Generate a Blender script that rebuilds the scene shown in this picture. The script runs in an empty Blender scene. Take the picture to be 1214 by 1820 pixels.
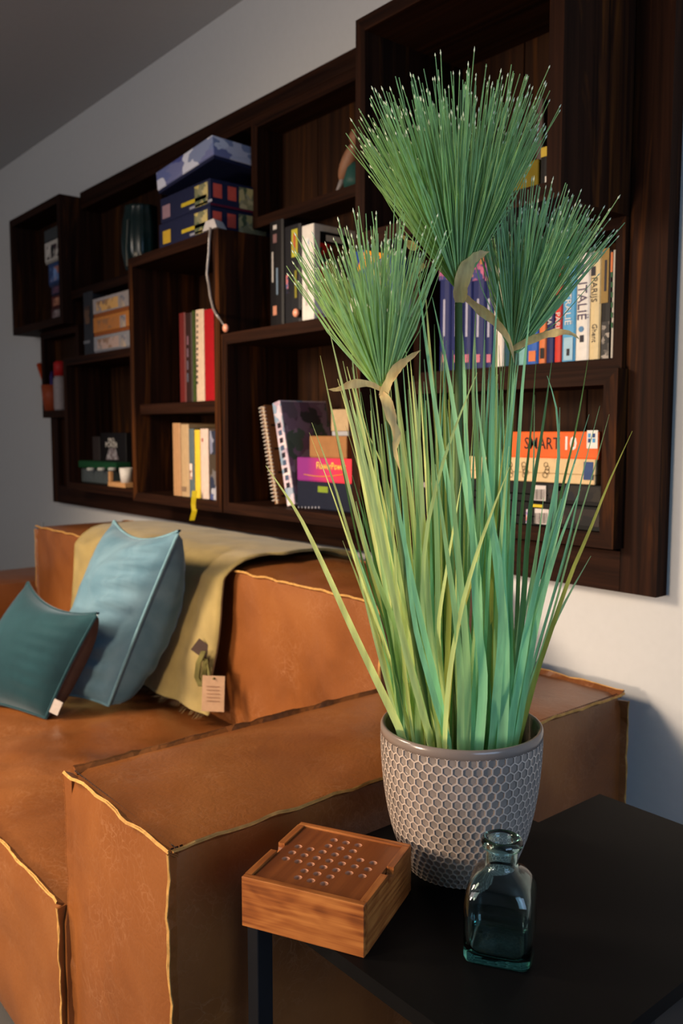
import bpy, bmesh, math, random
from mathutils import Vector, Matrix, noise
random.seed(7)
sc = bpy.context.scene
COL = sc.collection

# ------------------------------------------------------------------ camera
F_PX, CX, CY = 1523.0, 607.0, 910.0           # for a 1214 x 1820 frame
HC = 1.08
PSI, PIT = math.radians(50.2), math.radians(5.25)
FH = Vector((-math.sin(PSI), math.cos(PSI), 0))
RT = Vector((math.cos(PSI), math.sin(PSI), 0))
UPZ = Vector((0, 0, 1))
FW = FH * math.cos(PIT) - UPZ * math.sin(PIT)
UP = FH * math.sin(PIT) + UPZ * math.cos(PIT)
CAM = Vector((0, 0, HC))
cam = bpy.data.cameras.new('camera')
camo = bpy.data.objects.new('camera', cam)
COL.objects.link(camo)
m = Matrix((RT, UP, -FW)).transposed().to_4x4()
m.translation = CAM
camo.matrix_world = m
cam.sensor_fit = 'VERTICAL'
cam.sensor_height = 36.0
cam.sensor_width = 24.0
cam.lens = 36.0 * F_PX / 1820.0
cam.clip_start = 0.05
cam.dof.use_dof = True
cam.dof.focus_distance = 1.03
cam.dof.aperture_fstop = 6.6
sc.camera = camo

# ------------------------------------------------------------------ world, lights, exposure
sc.view_settings.view_transform = 'Standard'
sc.view_settings.look = 'None'
sc.view_settings.gamma = 1.0
sc.view_settings.use_curve_mapping = False
sc.view_settings.exposure = 0.0
world = bpy.data.worlds.new('world')
sc.world = world
world.use_nodes = True
world.node_tree.nodes['Background'].inputs[0].default_value = (0.55, 0.68, 1.0, 1)
world.node_tree.nodes['Background'].inputs[1].default_value = 0.35

def aim(o, target):
    d = Vector(target) - o.location
    o.rotation_euler = d.to_track_quat('-Z', 'Y').to_euler()

lamp = bpy.data.lights.new('reading_lamp_light', 'SPOT')
lamp.energy = 365
lamp.color = (1.0, 0.79, 0.58)
lamp.shadow_soft_size = 0.32
lamp.spot_size = math.radians(96)
lamp.spot_blend = 1.0
lampo = bpy.data.objects.new('reading_lamp_light', lamp)
COL.objects.link(lampo)
lampo.location = (-2.30, -0.70, 1.76)
aim(lampo, (-1.90, 1.1, 0.30))
low = bpy.data.lights.new('table_lamp_light', 'SPOT')       # lamp on a low table in front of the sofa
low.energy = 172
low.color = (1.0, 0.77, 0.55)
low.shadow_soft_size = 0.16
low.spot_size = math.radians(92)
low.spot_blend = 1.0
lowo = bpy.data.objects.new('table_lamp_light', low)
COL.objects.link(lowo)
lowo.location = (-1.25, -1.30, 0.80)
aim(lowo, (-1.15, 1.0, 0.70))

day = bpy.data.lights.new('window_daylight', 'AREA')
day.shape = 'RECTANGLE'
day.size, day.size_y = 1.7, 1.5
day.energy = 40
day.color = (0.45, 0.68, 1.0)
dayo = bpy.data.objects.new('window_daylight', day)
COL.objects.link(dayo)
dayo.location = (2.12, 0.1, 1.5)
aim(dayo, (-1.0, 0.3, 1.1))
day2 = bpy.data.lights.new('rear_fill_light', 'AREA')  # added soft fill from behind the camera, not real daylight
day2.shape = 'RECTANGLE'
day2.size, day2.size_y = 2.2, 1.3
day2.energy = 44
day2.color = (1.0, 0.90, 0.82)
rear_fillo = bpy.data.objects.new('rear_fill_light', day2)
COL.objects.link(rear_fillo)
rear_fillo.location = (-2.2, -3.12, 1.6)
aim(rear_fillo, (-2.6, 1.0, 1.2))

# ------------------------------------------------------------------ helpers
def ray(x, y): return FW + RT * ((x - CX) / F_PX) - UP * ((y - CY) / F_PX)
def at_y(x, y, Y):
    d = ray(x, y); return CAM + d * (Y / d.y)
def at_z(x, y, Z):
    d = ray(x, y); return CAM + d * ((Z - HC) / d.z)
def at_d(x, y, t): return CAM + ray(x, y) * t

MW = {}
def link(o, parent=None):
    COL.objects.link(o)
    if parent is not None:
        o.parent = parent
        MW[o.name] = MW[parent.name] if parent.name in MW else Matrix()
    return o
def thing(name, label, cat, loc=(0, 0, 0), rot=None, group=None):
    o = bpy.data.objects.new(name, None)
    COL.objects.link(o)
    o.empty_display_size = 0.05
    mt = Matrix.Translation(Vector(loc))
    if rot is not None: mt = mt @ rot.to_4x4()
    o.matrix_world = mt
    MW[o.name] = mt
    o['label'] = label; o['category'] = cat
    if group: o['group'] = group
    return o
def tag(o, label, cat, group=None):
    o['label'] = label; o['category'] = cat
    if group: o['group'] = group
    return o
def struct(o):
    o['kind'] = 'structure'; return o
def setmats(me, mat):
    for q in (mat if isinstance(mat, (list, tuple)) else [mat]): me.materials.append(q)
def mk(name, verts, faces, mat, parent=None, world=True, smooth=False, mi=None):
    me = bpy.data.meshes.new(name)
    if parent is not None and world:
        inv = MW[parent.name].inverted()
        verts = [inv @ Vector(v) for v in verts]
    me.from_pydata([tuple(v) for v in verts], [], faces)
    setmats(me, mat)
    if mi: me.polygons.foreach_set('material_index', mi)
    if smooth: me.polygons.foreach_set('use_smooth', [True] * len(me.polygons))
    me.update()
    return link(bpy.data.objects.new(name, me), parent)
def mkbm(name, bm, mat, parent=None, world=True, smooth=False):
    if parent is not None and world:
        bm.transform(MW[parent.name].inverted())
    me = bpy.data.meshes.new(name)
    bm.to_mesh(me); bm.free()
    setmats(me, mat)
    if smooth: me.polygons.foreach_set('use_smooth', [True] * len(me.polygons))
    return link(bpy.data.objects.new(name, me), parent)
BF = [(0, 3, 2, 1), (4, 5, 6, 7), (0, 1, 5, 4), (1, 2, 6, 5), (2, 3, 7, 6), (3, 0, 4, 7)]
def bmbox(bm, x0, x1, y0, y1, z0, z1, bev=0.0, seg=1):
    vs = [bm.verts.new(p) for p in ((x0, y0, z0), (x1, y0, z0), (x1, y1, z0), (x0, y1, z0), (x0, y0, z1), (x1, y0, z1), (x1, y1, z1), (x0, y1, z1))]
    fs = [bm.faces.new([vs[i] for i in f]) for f in BF]
    if bev > 0:
        es = list({e for f in fs for e in f.edges})
        bmesh.ops.bevel(bm, geom=es, offset=bev, segments=seg, profile=0.5, affect='EDGES')
def box(name, b, mat, parent=None, bev=0.0, world=True, seg=1):
    bm = bmesh.new(); bmbox(bm, *b, bev=bev, seg=seg)
    return mkbm(name, bm, mat, parent, world)
def prism_y(name, poly, y0, y1, mat, parent=None, world=True):
    """polygon in (x, z) extruded along y"""
    n = len(poly)
    v = [(x, y0, z) for x, z in poly] + [(x, y1, z) for x, z in poly]
    f = [tuple(range(n)), tuple(range(2 * n - 1, n - 1, -1))] + [(i, i + n, (i + 1) % n + n, (i + 1) % n) for i in range(n)]
    o = mk(name, v, f, mat, parent, world)
    bm = bmesh.new(); bm.from_mesh(o.data); bmesh.ops.recalc_face_normals(bm, faces=bm.faces); bm.to_mesh(o.data); bm.free()
    return o
def tube(name, pts, r, mat, parent=None, n=6, world=True, cap=True):
    pts = [Vector(p) for p in pts]
    rr = r if isinstance(r, (list, tuple)) else [r] * len(pts)
    v, f = [], []
    ref = Vector((0.31, 0.22, 0.92)).normalized()
    for i, p in enumerate(pts):
        t = (pts[min(i + 1, len(pts) - 1)] - pts[max(i - 1, 0)]).normalized()
        a = t.cross(ref)
        if a.length < 1e-3: a = t.cross(Vector((1, 0, 0)))
        a.normalize(); b = t.cross(a)
        for k in range(n):
            c = 2 * math.pi * k / n
            v.append(p + (a * math.cos(c) + b * math.sin(c)) * rr[i])
    for i in range(len(pts) - 1):
        for k in range(n):
            f.append((i * n + k, i * n + (k + 1) % n, (i + 1) * n + (k + 1) % n, (i + 1) * n + k))
    if cap:
        f.append(tuple(range(n - 1, -1, -1))); f.append(tuple((len(pts) - 1) * n + k for k in range(n)))
    return mk(name, v, f, mat, parent, world, smooth=True)
def lathe(name, prof, c, mat, parent=None, n=48, world=True, smooth=True):
    v, f = [], []
    for r, z in prof:
        for k in range(n):
            a = 2 * math.pi * k / n
            v.append((c[0] + r * math.cos(a), c[1] + r * math.sin(a), c[2] + z))
    for i in range(len(prof) - 1):
        for k in range(n):
            f.append((i * n + k, i * n + (k + 1) % n, (i + 1) * n + (k + 1) % n, (i + 1) * n + k))
    if prof[0][0] > 1e-5: f.append(tuple(range(n - 1, -1, -1)))
    if prof[-1][0] > 1e-5: f.append(tuple((len(prof) - 1) * n + k for k in range(n)))
    return mk(name, v, f, mat, parent, world, smooth)
def lettering(parent, txt, org, xd, yd, size, mat, align='CENTER', sx=1.0, bold=0.0, name='lettering'):
    """raised flat print: org = centre, xd / yd = world directions of the writing"""
    cu = bpy.data.curves.new('t', 'FONT'); cu.body = txt; cu.size = size
    cu.align_x = align; cu.align_y = 'CENTER'; cu.resolution_u = 2; cu.offset = bold
    to = bpy.data.objects.new('t', cu); COL.objects.link(to)
    dg = bpy.context.evaluated_depsgraph_get(); dg.update()
    tm = to.evaluated_get(dg).to_mesh()
    xd = Vector(xd).normalized(); yd = Vector(yd).normalized(); nd = xd.cross(yd)
    vs = [Vector(org) + xd * (v.co.x * sx) + yd * v.co.y + nd * 0.0006 for v in tm.vertices]
    fs = [tuple(p.vertices) for p in tm.polygons]
    to.evaluated_get(dg).to_mesh_clear()
    bpy.data.objects.remove(to); bpy.data.curves.remove(cu)
    return mk(name, vs, fs, mat, parent)
def quad(name, org, xd, yd, w, h, mat, parent, lift=0.0005, thick=0.0):
    xd = Vector(xd).normalized(); yd = Vector(yd).normalized(); nd = xd.cross(yd); o = Vector(org) + nd * lift
    v = [o + xd * (a * w / 2) + yd * (b * h / 2) for a, b in ((-1, -1), (1, -1), (1, 1), (-1, 1))]
    if not thick: return mk(name, v, [(0, 1, 2, 3)], mat, parent)
    v = [p - nd * thick for p in v] + v
    return mk(name, v, BF, mat, parent)

# ------------------------------------------------------------------ materials
def lin(r, g, b):
    return tuple(((c / 255) / 12.92 if c / 255 <= 0.04045 else ((c / 255 + 0.055) / 1.055) ** 2.4) for c in (r, g, b)) + (1,)
class NT:
    def __init__(s, name):
        s.m = bpy.data.materials.new(name); s.m.use_nodes = True; s.t = s.m.node_tree
        s.b = s.t.nodes['Principled BSDF']
    def n(s, typ, **kw):
        q = s.t.nodes.new(typ)
        for k, v in kw.items():
            if k.startswith('i_'):
                k = k[2:]; k = int(k) if k.isdigit() else k.replace('_', ' ')
                q.inputs[k].default_value = v
            else: setattr(q, k, v)
        return q
    def l(s, a, b): s.t.links.new(a, b)
    def ramp(s, fac, stops):
        r = s.n('ShaderNodeValToRGB'); e = r.color_ramp.elements
        e[0].position, e[0].color = stops[0]; e[1].position, e[1].color = stops[-1]
        for p, c in stops[1:-1]:
            q = e.new(p); q.color = c
        s.l(fac, r.inputs[0]); return r
    def coord(s, scale=(1, 1, 1), kind='Object', loc=(0, 0, 0), rot=(0, 0, 0)):
        tc = s.n('ShaderNodeTexCoord'); mp = s.n('ShaderNodeMapping')
        mp.inputs['Scale'].default_value = scale; mp.inputs['Location'].default_value = loc; mp.inputs['Rotation'].default_value = rot
        s.l(tc.outputs[kind], mp.inputs[0]); return mp.outputs[0]
    def bump(s, h, strength=0.3, dist=0.002):
        b = s.n('ShaderNodeBump'); b.inputs['Strength'].default_value = strength; b.inputs['Distance'].default_value = dist
        s.l(h, b.inputs['Height']); s.l(b.outputs[0], s.b.inputs['Normal'])
def plain(name, col, rough=0.6, spec=0.4, metal=0.0, var=0.12, scale=30, **kw):
    q = NT(name); q.b.inputs['Roughness'].default_value = rough; q.b.inputs['Metallic'].default_value = metal
    q.b.inputs['Specular IOR Level'].default_value = spec
    nz = q.n('ShaderNodeTexNoise', i_Scale=scale, i_Detail=4.0); q.l(q.coord(), nz.inputs[0])
    a = tuple(c * (1 - var) for c in col[:3]) + (1,); b = tuple(min(1, c * (1 + var)) for c in col[:3]) + (1,)
    r = q.ramp(nz.outputs[0], [(0.3, a), (0.7, b)]); q.l(r.outputs[0], q.b.inputs['Base Color'])
    for k, v in kw.items(): q.b.inputs[k.replace('_', ' ')].default_value = v
    return q.m
def wood(name, axis, c0, c1, c2, rough=0.6, scale=1.0, bump=0.2, spec=0.05, streak=(0.55, 0.75)):
    q = NT(name); q.b.inputs['Roughness'].default_value = rough; q.b.inputs['Specular IOR Level'].default_value = spec
    s = [55 * scale] * 3; s[axis] = 1.6 * scale
    n1 = q.n('ShaderNodeTexNoise', i_Scale=1.0, i_Detail=6.0, i_Roughness=0.65, i_Distortion=0.5); q.l(q.coord(tuple(s)), n1.inputs[0])
    s2 = [17 * scale] * 3; s2[axis] = 1.1 * scale
    n2 = q.n('ShaderNodeTexNoise', i_Scale=1.0, i_Detail=4.0, i_Roughness=0.6, i_Distortion=1.2); q.l(q.coord(tuple(s2), loc=(3, 1, 7)), n2.inputs[0])
    r1 = q.ramp(n1.outputs[0], [(0.34, c0), (0.66, c1)])
    r2 = q.ramp(n2.outputs[0], [(streak[0], (0, 0, 0, 1)), (streak[1], (1, 1, 1, 1))])
    mx = q.n('ShaderNodeMix', data_type='RGBA'); q.l(r2.outputs[0], mx.inputs[0]); q.l(r1.outputs[0], mx.inputs[6]); mx.inputs[7].default_value = c2
    q.l(mx.outputs[2], q.b.inputs['Base Color'])
    q.bump(n1.outputs[0], bump, 0.001)
    return q.m
DW0, DW1, DW2 = (0.0070, 0.0028, 0.0018, 1), (0.025, 0.0088, 0.0042, 1), (0.090, 0.028, 0.0055, 1)
WV = wood('dark_stained_wood_vertical', 2, DW0, DW1, DW2)
WH = wood('dark_stained_wood_horizontal', 0, DW0, DW1, (0.020, 0.0085, 0.0050, 1))
WB = wood('dark_wood_back_boards', 2, (0.010, 0.0045, 0.0028, 1), (0.026, 0.0105, 0.0045, 1), (0.075, 0.026, 0.005, 1))

def leather(name, tint=1.0):
    q = NT(name)
    v = q.coord()
    n1 = q.n('ShaderNodeTexNoise', i_Scale=3.4, i_Detail=5.0, i_Roughness=0.5, i_Distortion=0.6); q.l(v, n1.inputs[0])
    c = lambda r, g, b: (r * tint, g * tint, b * tint, 1)
    r1 = q.ramp(n1.outputs[0], [(0.28, c(0.150, 0.045, 0.010)), (0.46, c(0.245, 0.077, 0.017)), (0.60, c(0.295, 0.098, 0.022)), (0.78, c(0.37, 0.140, 0.038))])
    w = q.n('ShaderNodeTexNoise', i_Scale=11.0, i_Detail=4.0); q.l(v, w.inputs[0])
    add = q.n('ShaderNodeVectorMath', operation='MULTIPLY_ADD'); q.l(w.outputs[1], add.inputs[0]); add.inputs[1].default_value = (0.13, 0.13, 0.13); q.l(v, add.inputs[2])
    lines = []
    for sc_, wd in ((20.0, 0.022), (58.0, 0.045)):
        vo = q.n('ShaderNodeTexVoronoi', feature='DISTANCE_TO_EDGE', i_Scale=sc_); q.l(add.outputs[0], vo.inputs[0])
        lines.append((vo, q.ramp(vo.outputs[0], [(0.0, (1, 1, 1, 1)), (wd, (0, 0, 0, 1))])))
    mxl = q.n('ShaderNodeMath', operation='MAXIMUM'); q.l(lines[0][1].outputs[0], mxl.inputs[0]); q.l(lines[1][1].outputs[0], mxl.inputs[1])
    n3 = q.n('ShaderNodeTexNoise', i_Scale=7.0, i_Detail=5.0, i_Roughness=0.6); q.l(q.coord(loc=(5, 2, 1)), n3.inputs[0])
    rp = q.ramp(n3.outputs[0], [(0.46, (0, 0, 0, 1)), (0.70, (0.34, 0.34, 0.34, 1))])
    mu = q.n('ShaderNodeMath', operation='MULTIPLY'); q.l(mxl.outputs[0], mu.inputs[0]); q.l(rp.outputs[0], mu.inputs[1])
    mx = q.n('ShaderNodeMix', data_type='RGBA'); q.l(mu.outputs[0], mx.inputs[0]); q.l(r1.outputs[0], mx.inputs[6]); mx.inputs[7].default_value = c(0.60, 0.31, 0.16)
    q.l(mx.outputs[2], q.b.inputs['Base Color'])
    rr = q.n('ShaderNodeMapRange', i_3=0.30, i_4=0.44); q.l(n1.outputs[0], rr.inputs[0]); q.l(rr.outputs[0], q.b.inputs['Roughness'])
    q.b.inputs['Specular IOR Level'].default_value = 0.5
    fb = q.n('ShaderNodeTexNoise', i_Scale=190.0, i_Detail=3.0); q.l(v, fb.inputs[0])
    wk = q.n('ShaderNodeTexNoise', i_Scale=16.0, i_Detail=4.0, i_Distortion=1.5); q.l(q.coord((1, 1, .45)), wk.inputs[0])
    ad = q.n('ShaderNodeMath', operation='MULTIPLY_ADD'); q.l(wk.outputs[0], ad.inputs[0]); ad.inputs[1].default_value = 3.0; q.l(fb.outputs[0], ad.inputs[2])
    ad2 = q.n('ShaderNodeMath', operation='MULTIPLY_ADD'); q.l(lines[1][0].outputs[0], ad2.inputs[0]); ad2.inputs[1].default_value = 1.2; q.l(ad.outputs[0], ad2.inputs[2])
    q.bump(ad2.outputs[0], 0.22, 0.0014)
    return q.m
LEA = leather('cognac_leather', 0.73)
LEAS = leather('cognac_leather_seat', 0.66)
RAW = plain('ochre_raw_leather_edge', (0.42, 0.225, 0.065, 1), 0.8, 0.15, var=0.25, scale=90)
WALL = plain('white_wall_paint', (0.49, 0.485, 0.48, 1), 0.85, 0.2, var=0.015, scale=60)
CEIL = plain('white_ceiling_paint', (0.47, 0.46, 0.45, 1), 0.9, 0.2, var=0.015, scale=60)
def velvet(name, c, dark):
    q = NT(name); nz = q.n('ShaderNodeTexNoise', i_Scale=9.0, i_Detail=4.0, i_Distortion=0.6); q.l(q.coord(), nz.inputs[0])
    r = q.ramp(nz.outputs[0], [(0.3, dark), (0.7, c)]); q.l(r.outputs[0], q.b.inputs['Base Color'])
    q.b.inputs['Roughness'].default_value = 0.75; q.b.inputs['Specular IOR Level'].default_value = 0.15
    q.b.inputs['Sheen Weight'].default_value = 0.4; q.b.inputs['Sheen Roughness'].default_value = 0.35
    q.b.inputs['Sheen Tint'].default_value = (0.75, 0.9, 1.0, 1)
    fb = q.n('ShaderNodeTexNoise', i_Scale=420.0); q.l(q.coord(), fb.inputs[0]); q.bump(fb.outputs[0], 0.12, 0.001)
    return q.m
VEL1 = velvet('light_blue_velvet', (0.128, 0.220, 0.275, 1), (0.062, 0.135, 0.185, 1))
VEL2 = velvet('dark_teal_velvet', (0.010, 0.044, 0.054, 1), (0.006, 0.028, 0.036, 1))
TAUPE = plain('taupe_cotton', (0.075, 0.05, 0.04, 1), 0.9, 0.1)
PIPE = plain('blue_piping', (0.12, 0.225, 0.27, 1), 0.7, 0.2)
def knit(name, c):
    q = NT(name); q.b.inputs['Roughness'].default_value = 0.92; q.b.inputs['Specular IOR Level'].default_value = 0.1
    q.b.inputs['Sheen Weight'].default_value = 0.25
    nz = q.n('ShaderNodeTexNoise', i_Scale=14.0, i_Detail=5.0); q.l(q.coord(), nz.inputs[0])
    r = q.ramp(nz.outputs[0], [(0.3, tuple(x * 0.78 for x in c) + (1,)), (0.7, tuple(x * 1.15 for x in c) + (1,))]); q.l(r.outputs[0], q.b.inputs['Base Color'])
    w = q.n('ShaderNodeTexWave', i_Scale=160.0, i_Distortion=1.5); q.l(q.coord(), w.inputs[0]); q.bump(w.outputs[1], 0.25, 0.0015)
    return q.m
BLANK = knit('olive_wool', (0.27, 0.200, 0.072))
BLK = plain('black_lacquer', (0.0036, 0.0033, 0.0034, 1), 0.5, 0.07, var=0.1)
BLKM = plain('black_steel', (0.006, 0.007, 0.010, 1), 0.38, 0.4, var=0.1)
FLOOR = plain('grey_floor', (0.055, 0.052, 0.05, 1), 0.7, 0.3, var=0.1, scale=6)
def boxwood(name, axis):
    q = NT(name); q.b.inputs['Roughness'].default_value = 0.34; q.b.inputs['Specular IOR Level'].default_value = 0.4
    sc_ = [14.0] * 3; sc_[axis] = 5.0
    nz = q.n('ShaderNodeTexNoise', i_Scale=1.0, i_Detail=2.0, i_Distortion=1.6); q.l(q.coord(tuple(sc_)), nz.inputs[0])
    wv = q.n('ShaderNodeMath', operation='MULTIPLY', i_1=24.0); q.l(nz.outputs[0], wv.inputs[0])
    sn = q.n('ShaderNodeMath', operation='SINE'); q.l(wv.outputs[0], sn.inputs[0])
    s2 = [220.0] * 3; s2[axis] = 9.0
    fn = q.n('ShaderNodeTexNoise', i_Scale=1.0, i_Detail=3.0); q.l(q.coord(tuple(s2)), fn.inputs[0])
    ad = q.n('ShaderNodeMath', operation='MULTIPLY_ADD', i_1=0.085); q.l(sn.outputs[0], ad.inputs[0]); q.l(fn.outputs[0], ad.inputs[2])
    r = q.ramp(ad.outputs[0], [(0.24, (0.13, 0.034, 0.009, 1)), (0.47, (0.27, 0.080, 0.018, 1)), (0.75, (0.42, 0.150, 0.036, 1))])
    q.l(r.outputs[0], q.b.inputs['Base Color'])
    return q.m
BXW = boxwood('polished_acacia_x', 0); BXY = boxwood('polished_acacia_y', 1)
HOLE = plain('pale_drilled_wood', (0.36, 0.15, 0.075, 1), 0.5, 0.3)
LIDW = wood('reddish_lid_wood', 1, (0.12, 0.030, 0.008, 1), (0.23, 0.066, 0.016, 1), (0.075, 0.018, 0.006, 1), rough=0.32, scale=0.7, bump=0.05, spec=.4)
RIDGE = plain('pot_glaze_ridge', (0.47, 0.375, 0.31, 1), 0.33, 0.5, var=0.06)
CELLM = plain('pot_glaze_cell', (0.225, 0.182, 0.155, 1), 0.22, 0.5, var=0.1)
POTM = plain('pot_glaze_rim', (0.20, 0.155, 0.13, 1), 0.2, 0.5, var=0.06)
SOIL = plain('dark_moss_filler', (0.012, 0.012, 0.009, 1), 0.95, 0.1, var=0.5, scale=120)
def leafmat(name, c, stripe=0.16):
    q = NT(name); q.b.inputs['Roughness'].default_value = 0.5; q.b.inputs['Specular IOR Level'].default_value = 0.3
    nz = q.n('ShaderNodeTexNoise', i_Scale=7.0, i_Detail=3.0); q.l(q.coord((14, 14, 0.8)), nz.inputs[0])
    a = tuple(x * (1 - stripe * 1.4) for x in c) + (1,); b = tuple(min(1, x * (1 + stripe)) for x in c) + (1,)
    r = q.ramp(nz.outputs[0], [(0.32, a), (0.68, b)]); q.l(r.outputs[0], q.b.inputs['Base Color'])
    tr = q.n('ShaderNodeBsdfTranslucent'); q.l(r.outputs[0], tr.inputs[0]); ms = q.n('ShaderNodeMixShader', i_0=0.45)
    q.l(q.b.outputs[0], ms.inputs[1]); q.l(tr.outputs[0], ms.inputs[2]); q.l(ms.outputs[0], q.t.nodes['Material Output'].inputs['Surface'])
    return q.m
LY = leafmat('leaf_yellow_green', (0.70, 0.80, 0.29)); LG = leafmat('leaf_mid_green', (0.45, 0.68, 0.28))
LT = leafmat('leaf_teal_green', (0.33, 0.70, 0.37)); LD = leafmat('leaf_dark_green', (0.13, 0.27, 0.085)); LO = leafmat('leaf_olive', (0.38, 0.40, 0.08))
NEED = [leafmat('umbel_green', (0.43, 0.66, 0.29)), leafmat('umbel_yellow_green', (0.54, 0.74, 0.32)), leafmat('umbel_blue_green', (0.43, 0.68, 0.34))]
TIPM = plain('pale_seed_tips', (0.66, 0.72, 0.50, 1), 0.6, 0.3)
STEM = leafmat('stem_green', (0.14, 0.22, 0.075))
BRACT = leafmat('dried_bract', (0.95, 0.63, 0.28), 0.22)

# ------------------------------------------------------------------ room
D = 1.545                                   # back wall plane
XL, XR, YN, ZC = -6.2, 2.2, -3.2, 2.412
hx0, hx1, hz0, hz1, hy = -3.53, -0.90, 0.80, 2.03, 1.625
v = [(XL, D, 0), (XR, D, 0), (XR, D, ZC), (XL, D, ZC), (hx0, D, hz0), (hx1, D, hz0), (hx1, D, hz1), (hx0, D, hz1), (hx0, hy, hz0), (hx1, hy, hz0), (hx1, hy, hz1), (hx0, hy, hz1)]
f = [(0, 1, 5, 4), (1, 2, 6, 5), (2, 3, 7, 6), (3, 0, 4, 7), (4, 5, 9, 8), (5, 6, 10, 9), (6, 7, 11, 10), (7, 4, 8, 11), (8, 9, 10, 11)]
struct(mk('wall_back', v, f, WALL))
struct(mk('floor', [(XL, YN, 0), (XR, YN, 0), (XR, D, 0), (XL, D, 0)], [(0, 1, 2, 3)], FLOOR))
struct(mk('ceiling', [(XL, YN, ZC), (XL, D, ZC), (XR, D, ZC), (XR, YN, ZC)], [(0, 1, 2, 3)], CEIL))
struct(mk('wall_left', [(XL, YN, 0), (XL, D, 0), (XL, D, ZC), (XL, YN, ZC)], [(0, 1, 2, 3)], WALL))
fx0, fx1, fz0, fz1 = -3.35, -1.05, 0.9, 2.3
v = [(XL, YN, 0), (XR, YN, 0), (XR, YN, ZC), (XL, YN, ZC), (fx0, YN, fz0), (fx1, YN, fz0), (fx1, YN, fz1), (fx0, YN, fz1)]
struct(mk('wall_front', v, [(0, 4, 5, 1), (1, 5, 6, 2), (2, 6, 7, 3), (3, 7, 4, 0)], WALL))
wy0, wy1, wz0, wz1 = -0.85, 1.05, 0.70, 2.25        # window opening in the right-hand wall
v = [(XR, YN, 0), (XR, D, 0), (XR, D, ZC), (XR, YN, ZC), (XR, wy0, wz0), (XR, wy1, wz0), (XR, wy1, wz1), (XR, wy0, wz1)]
struct(mk('wall_right', v, [(0, 4, 5, 1), (1, 5, 6, 2), (2, 6, 7, 3), (3, 7, 4, 0)], WALL))
wf = bmesh.new()
WWH = plain('white_window_frame', (0.7, 0.7, 0.7, 1), 0.5)
for b in ((XR - .03, XR + .05, wy0, wy0 + .06, wz0, wz1), (XR - .03, XR + .05, wy1 - .06, wy1, wz0, wz1), (XR - .03, XR + .05, wy0, wy1, wz0, wz0 + .06), (XR - .03, XR + .05, wy0, wy1, wz1 - .06, wz1), (XR - .02, XR + .04, .07, .13, wz0, wz1)):
    bmbox(wf, *b)
struct(mkbm('window_1', wf, WWH))
wf = bmesh.new()
for b in ((fx0, fx0 + .06, YN - .05, YN + .03, fz0, fz1), (fx1 - .06, fx1, YN - .05, YN + .03, fz0, fz1), (fx0, fx1, YN - .05, YN + .03, fz0, fz0 + .06), (fx0, fx1, YN - .05, YN + .03, fz1 - .06, fz1)):
    bmbox(wf, *b)
struct(mkbm('added_window', wf, WWH))  # unseen window frame, added to go with the rear fill light

# wall socket low at the far left
s = at_y(73, 941, D)
so = thing('wall_socket', 'small pale square wall socket on the wall beside the far end of the sofa', 'socket', s)
WPL = plain('white_plastic', (0.5, 0.48, 0.46, 1), 0.5)
box('cover_plate', (s.x - .04, s.x + .04, D - .008, D - .0005, s.z - .04, s.z + .04), WPL, so, bev=.003)
prism_y('socket_well', [(s.x + .018 * math.cos(a * math.pi / 8), s.z + .018 * math.sin(a * math.pi / 8)) for a in range(16)], D - .0095, D - .007, plain('grey_plastic', (0.3, 0.3, 0.3, 1), .5), so)

# ------------------------------------------------------------------ bookshelf
YF = 1.505                                  # front plane of the flat outer frame
YB = 1.600
TB = 0.031
shelf = thing('wall_bookshelf', 'dark stained wooden wall bookshelf of staggered protruding cubbies above the sofa', 'bookshelf', (-2.37, D, 0.765))
prism_y('frame_plank', [(-3.81, .765), (-.942, .765), (-.942, .846), (-3.81, .846)], YF, D - .002, WH, shelf)
prism_y('frame_plank', [(-3.497, 2.022), (-.942, 2.022), (-.942, 2.07), (-3.497, 2.07)], YF, D - .002, WH, shelf)
prism_y('frame_plank', [(-.941, .765), (-.862, .765), (-.862, 2.07), (-.941, 2.07)], YF, D - .002, WV, shelf)
prism_y('frame_plank', [(-3.89, .765), (-3.811, .765), (-3.811, 1.15), (-3.89, 1.15)], YF, D - .002, WV, shelf)
prism_y('recessed_panel', [(-3.811, .846), (-3.481, .846), (-3.481, 1.15), (-3.811, 1.15)], YF + .02, D - .002, WV, shelf)
# tongue and groove back boards, one plank each
nb = 14
for i in range(nb):
    a = hx0 + .004 + (hx1 - hx0 - .008) * i / nb; b = hx0 + .004 + (hx1 - hx0 - .008) * (i + 1) / nb - .003
    box('back_board', (a, b, YB, YB + .016, hz0 + .004, hz1 - .004), WB, shelf, bev=.0015)
def cubby(x0, x1, z0, z1, p, yb=YB, ybl=None, back=None, t=TB, skip=''):
    """four mitred boards; p = how far the box stands out in front of the frame"""
    y = YF - p
    if 'l' not in skip: prism_y('side_panel', [(x0, z0), (x0, z1), (x0 + t, z1 - t), (x0 + t, z0 + t)], y, ybl or yb, WV, shelf)
    if 'r' not in skip: prism_y('side_panel', [(x1, z0), (x1, z1), (x1 - t, z1 - t), (x1 - t, z0 + t)], y, yb, WV, shelf)
    if 't' not in skip: prism_y('top_panel', [(x0, z1), (x1, z1), (x1 - t, z1 - t), (x0 + t, z1 - t)], y, ybl or yb, WH, shelf)
    if 'b' not in skip: prism_y('bottom_panel', [(x0, z0), (x1, z0), (x1 - t, z0 + t), (x0 + t, z0 + t)], y, ybl or yb, WH, shelf)
    if back: box('back_panel', (x0 + t, x1 - t, back, back + .006, z0 + t, z1 - t), WB, shelf)
def shelfboard(x0, x1, z0, z1, p):
    box('shelf_board', (x0, x1, YF - p, YB - .001, z0, z1), WH, shelf, bev=.001)
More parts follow.
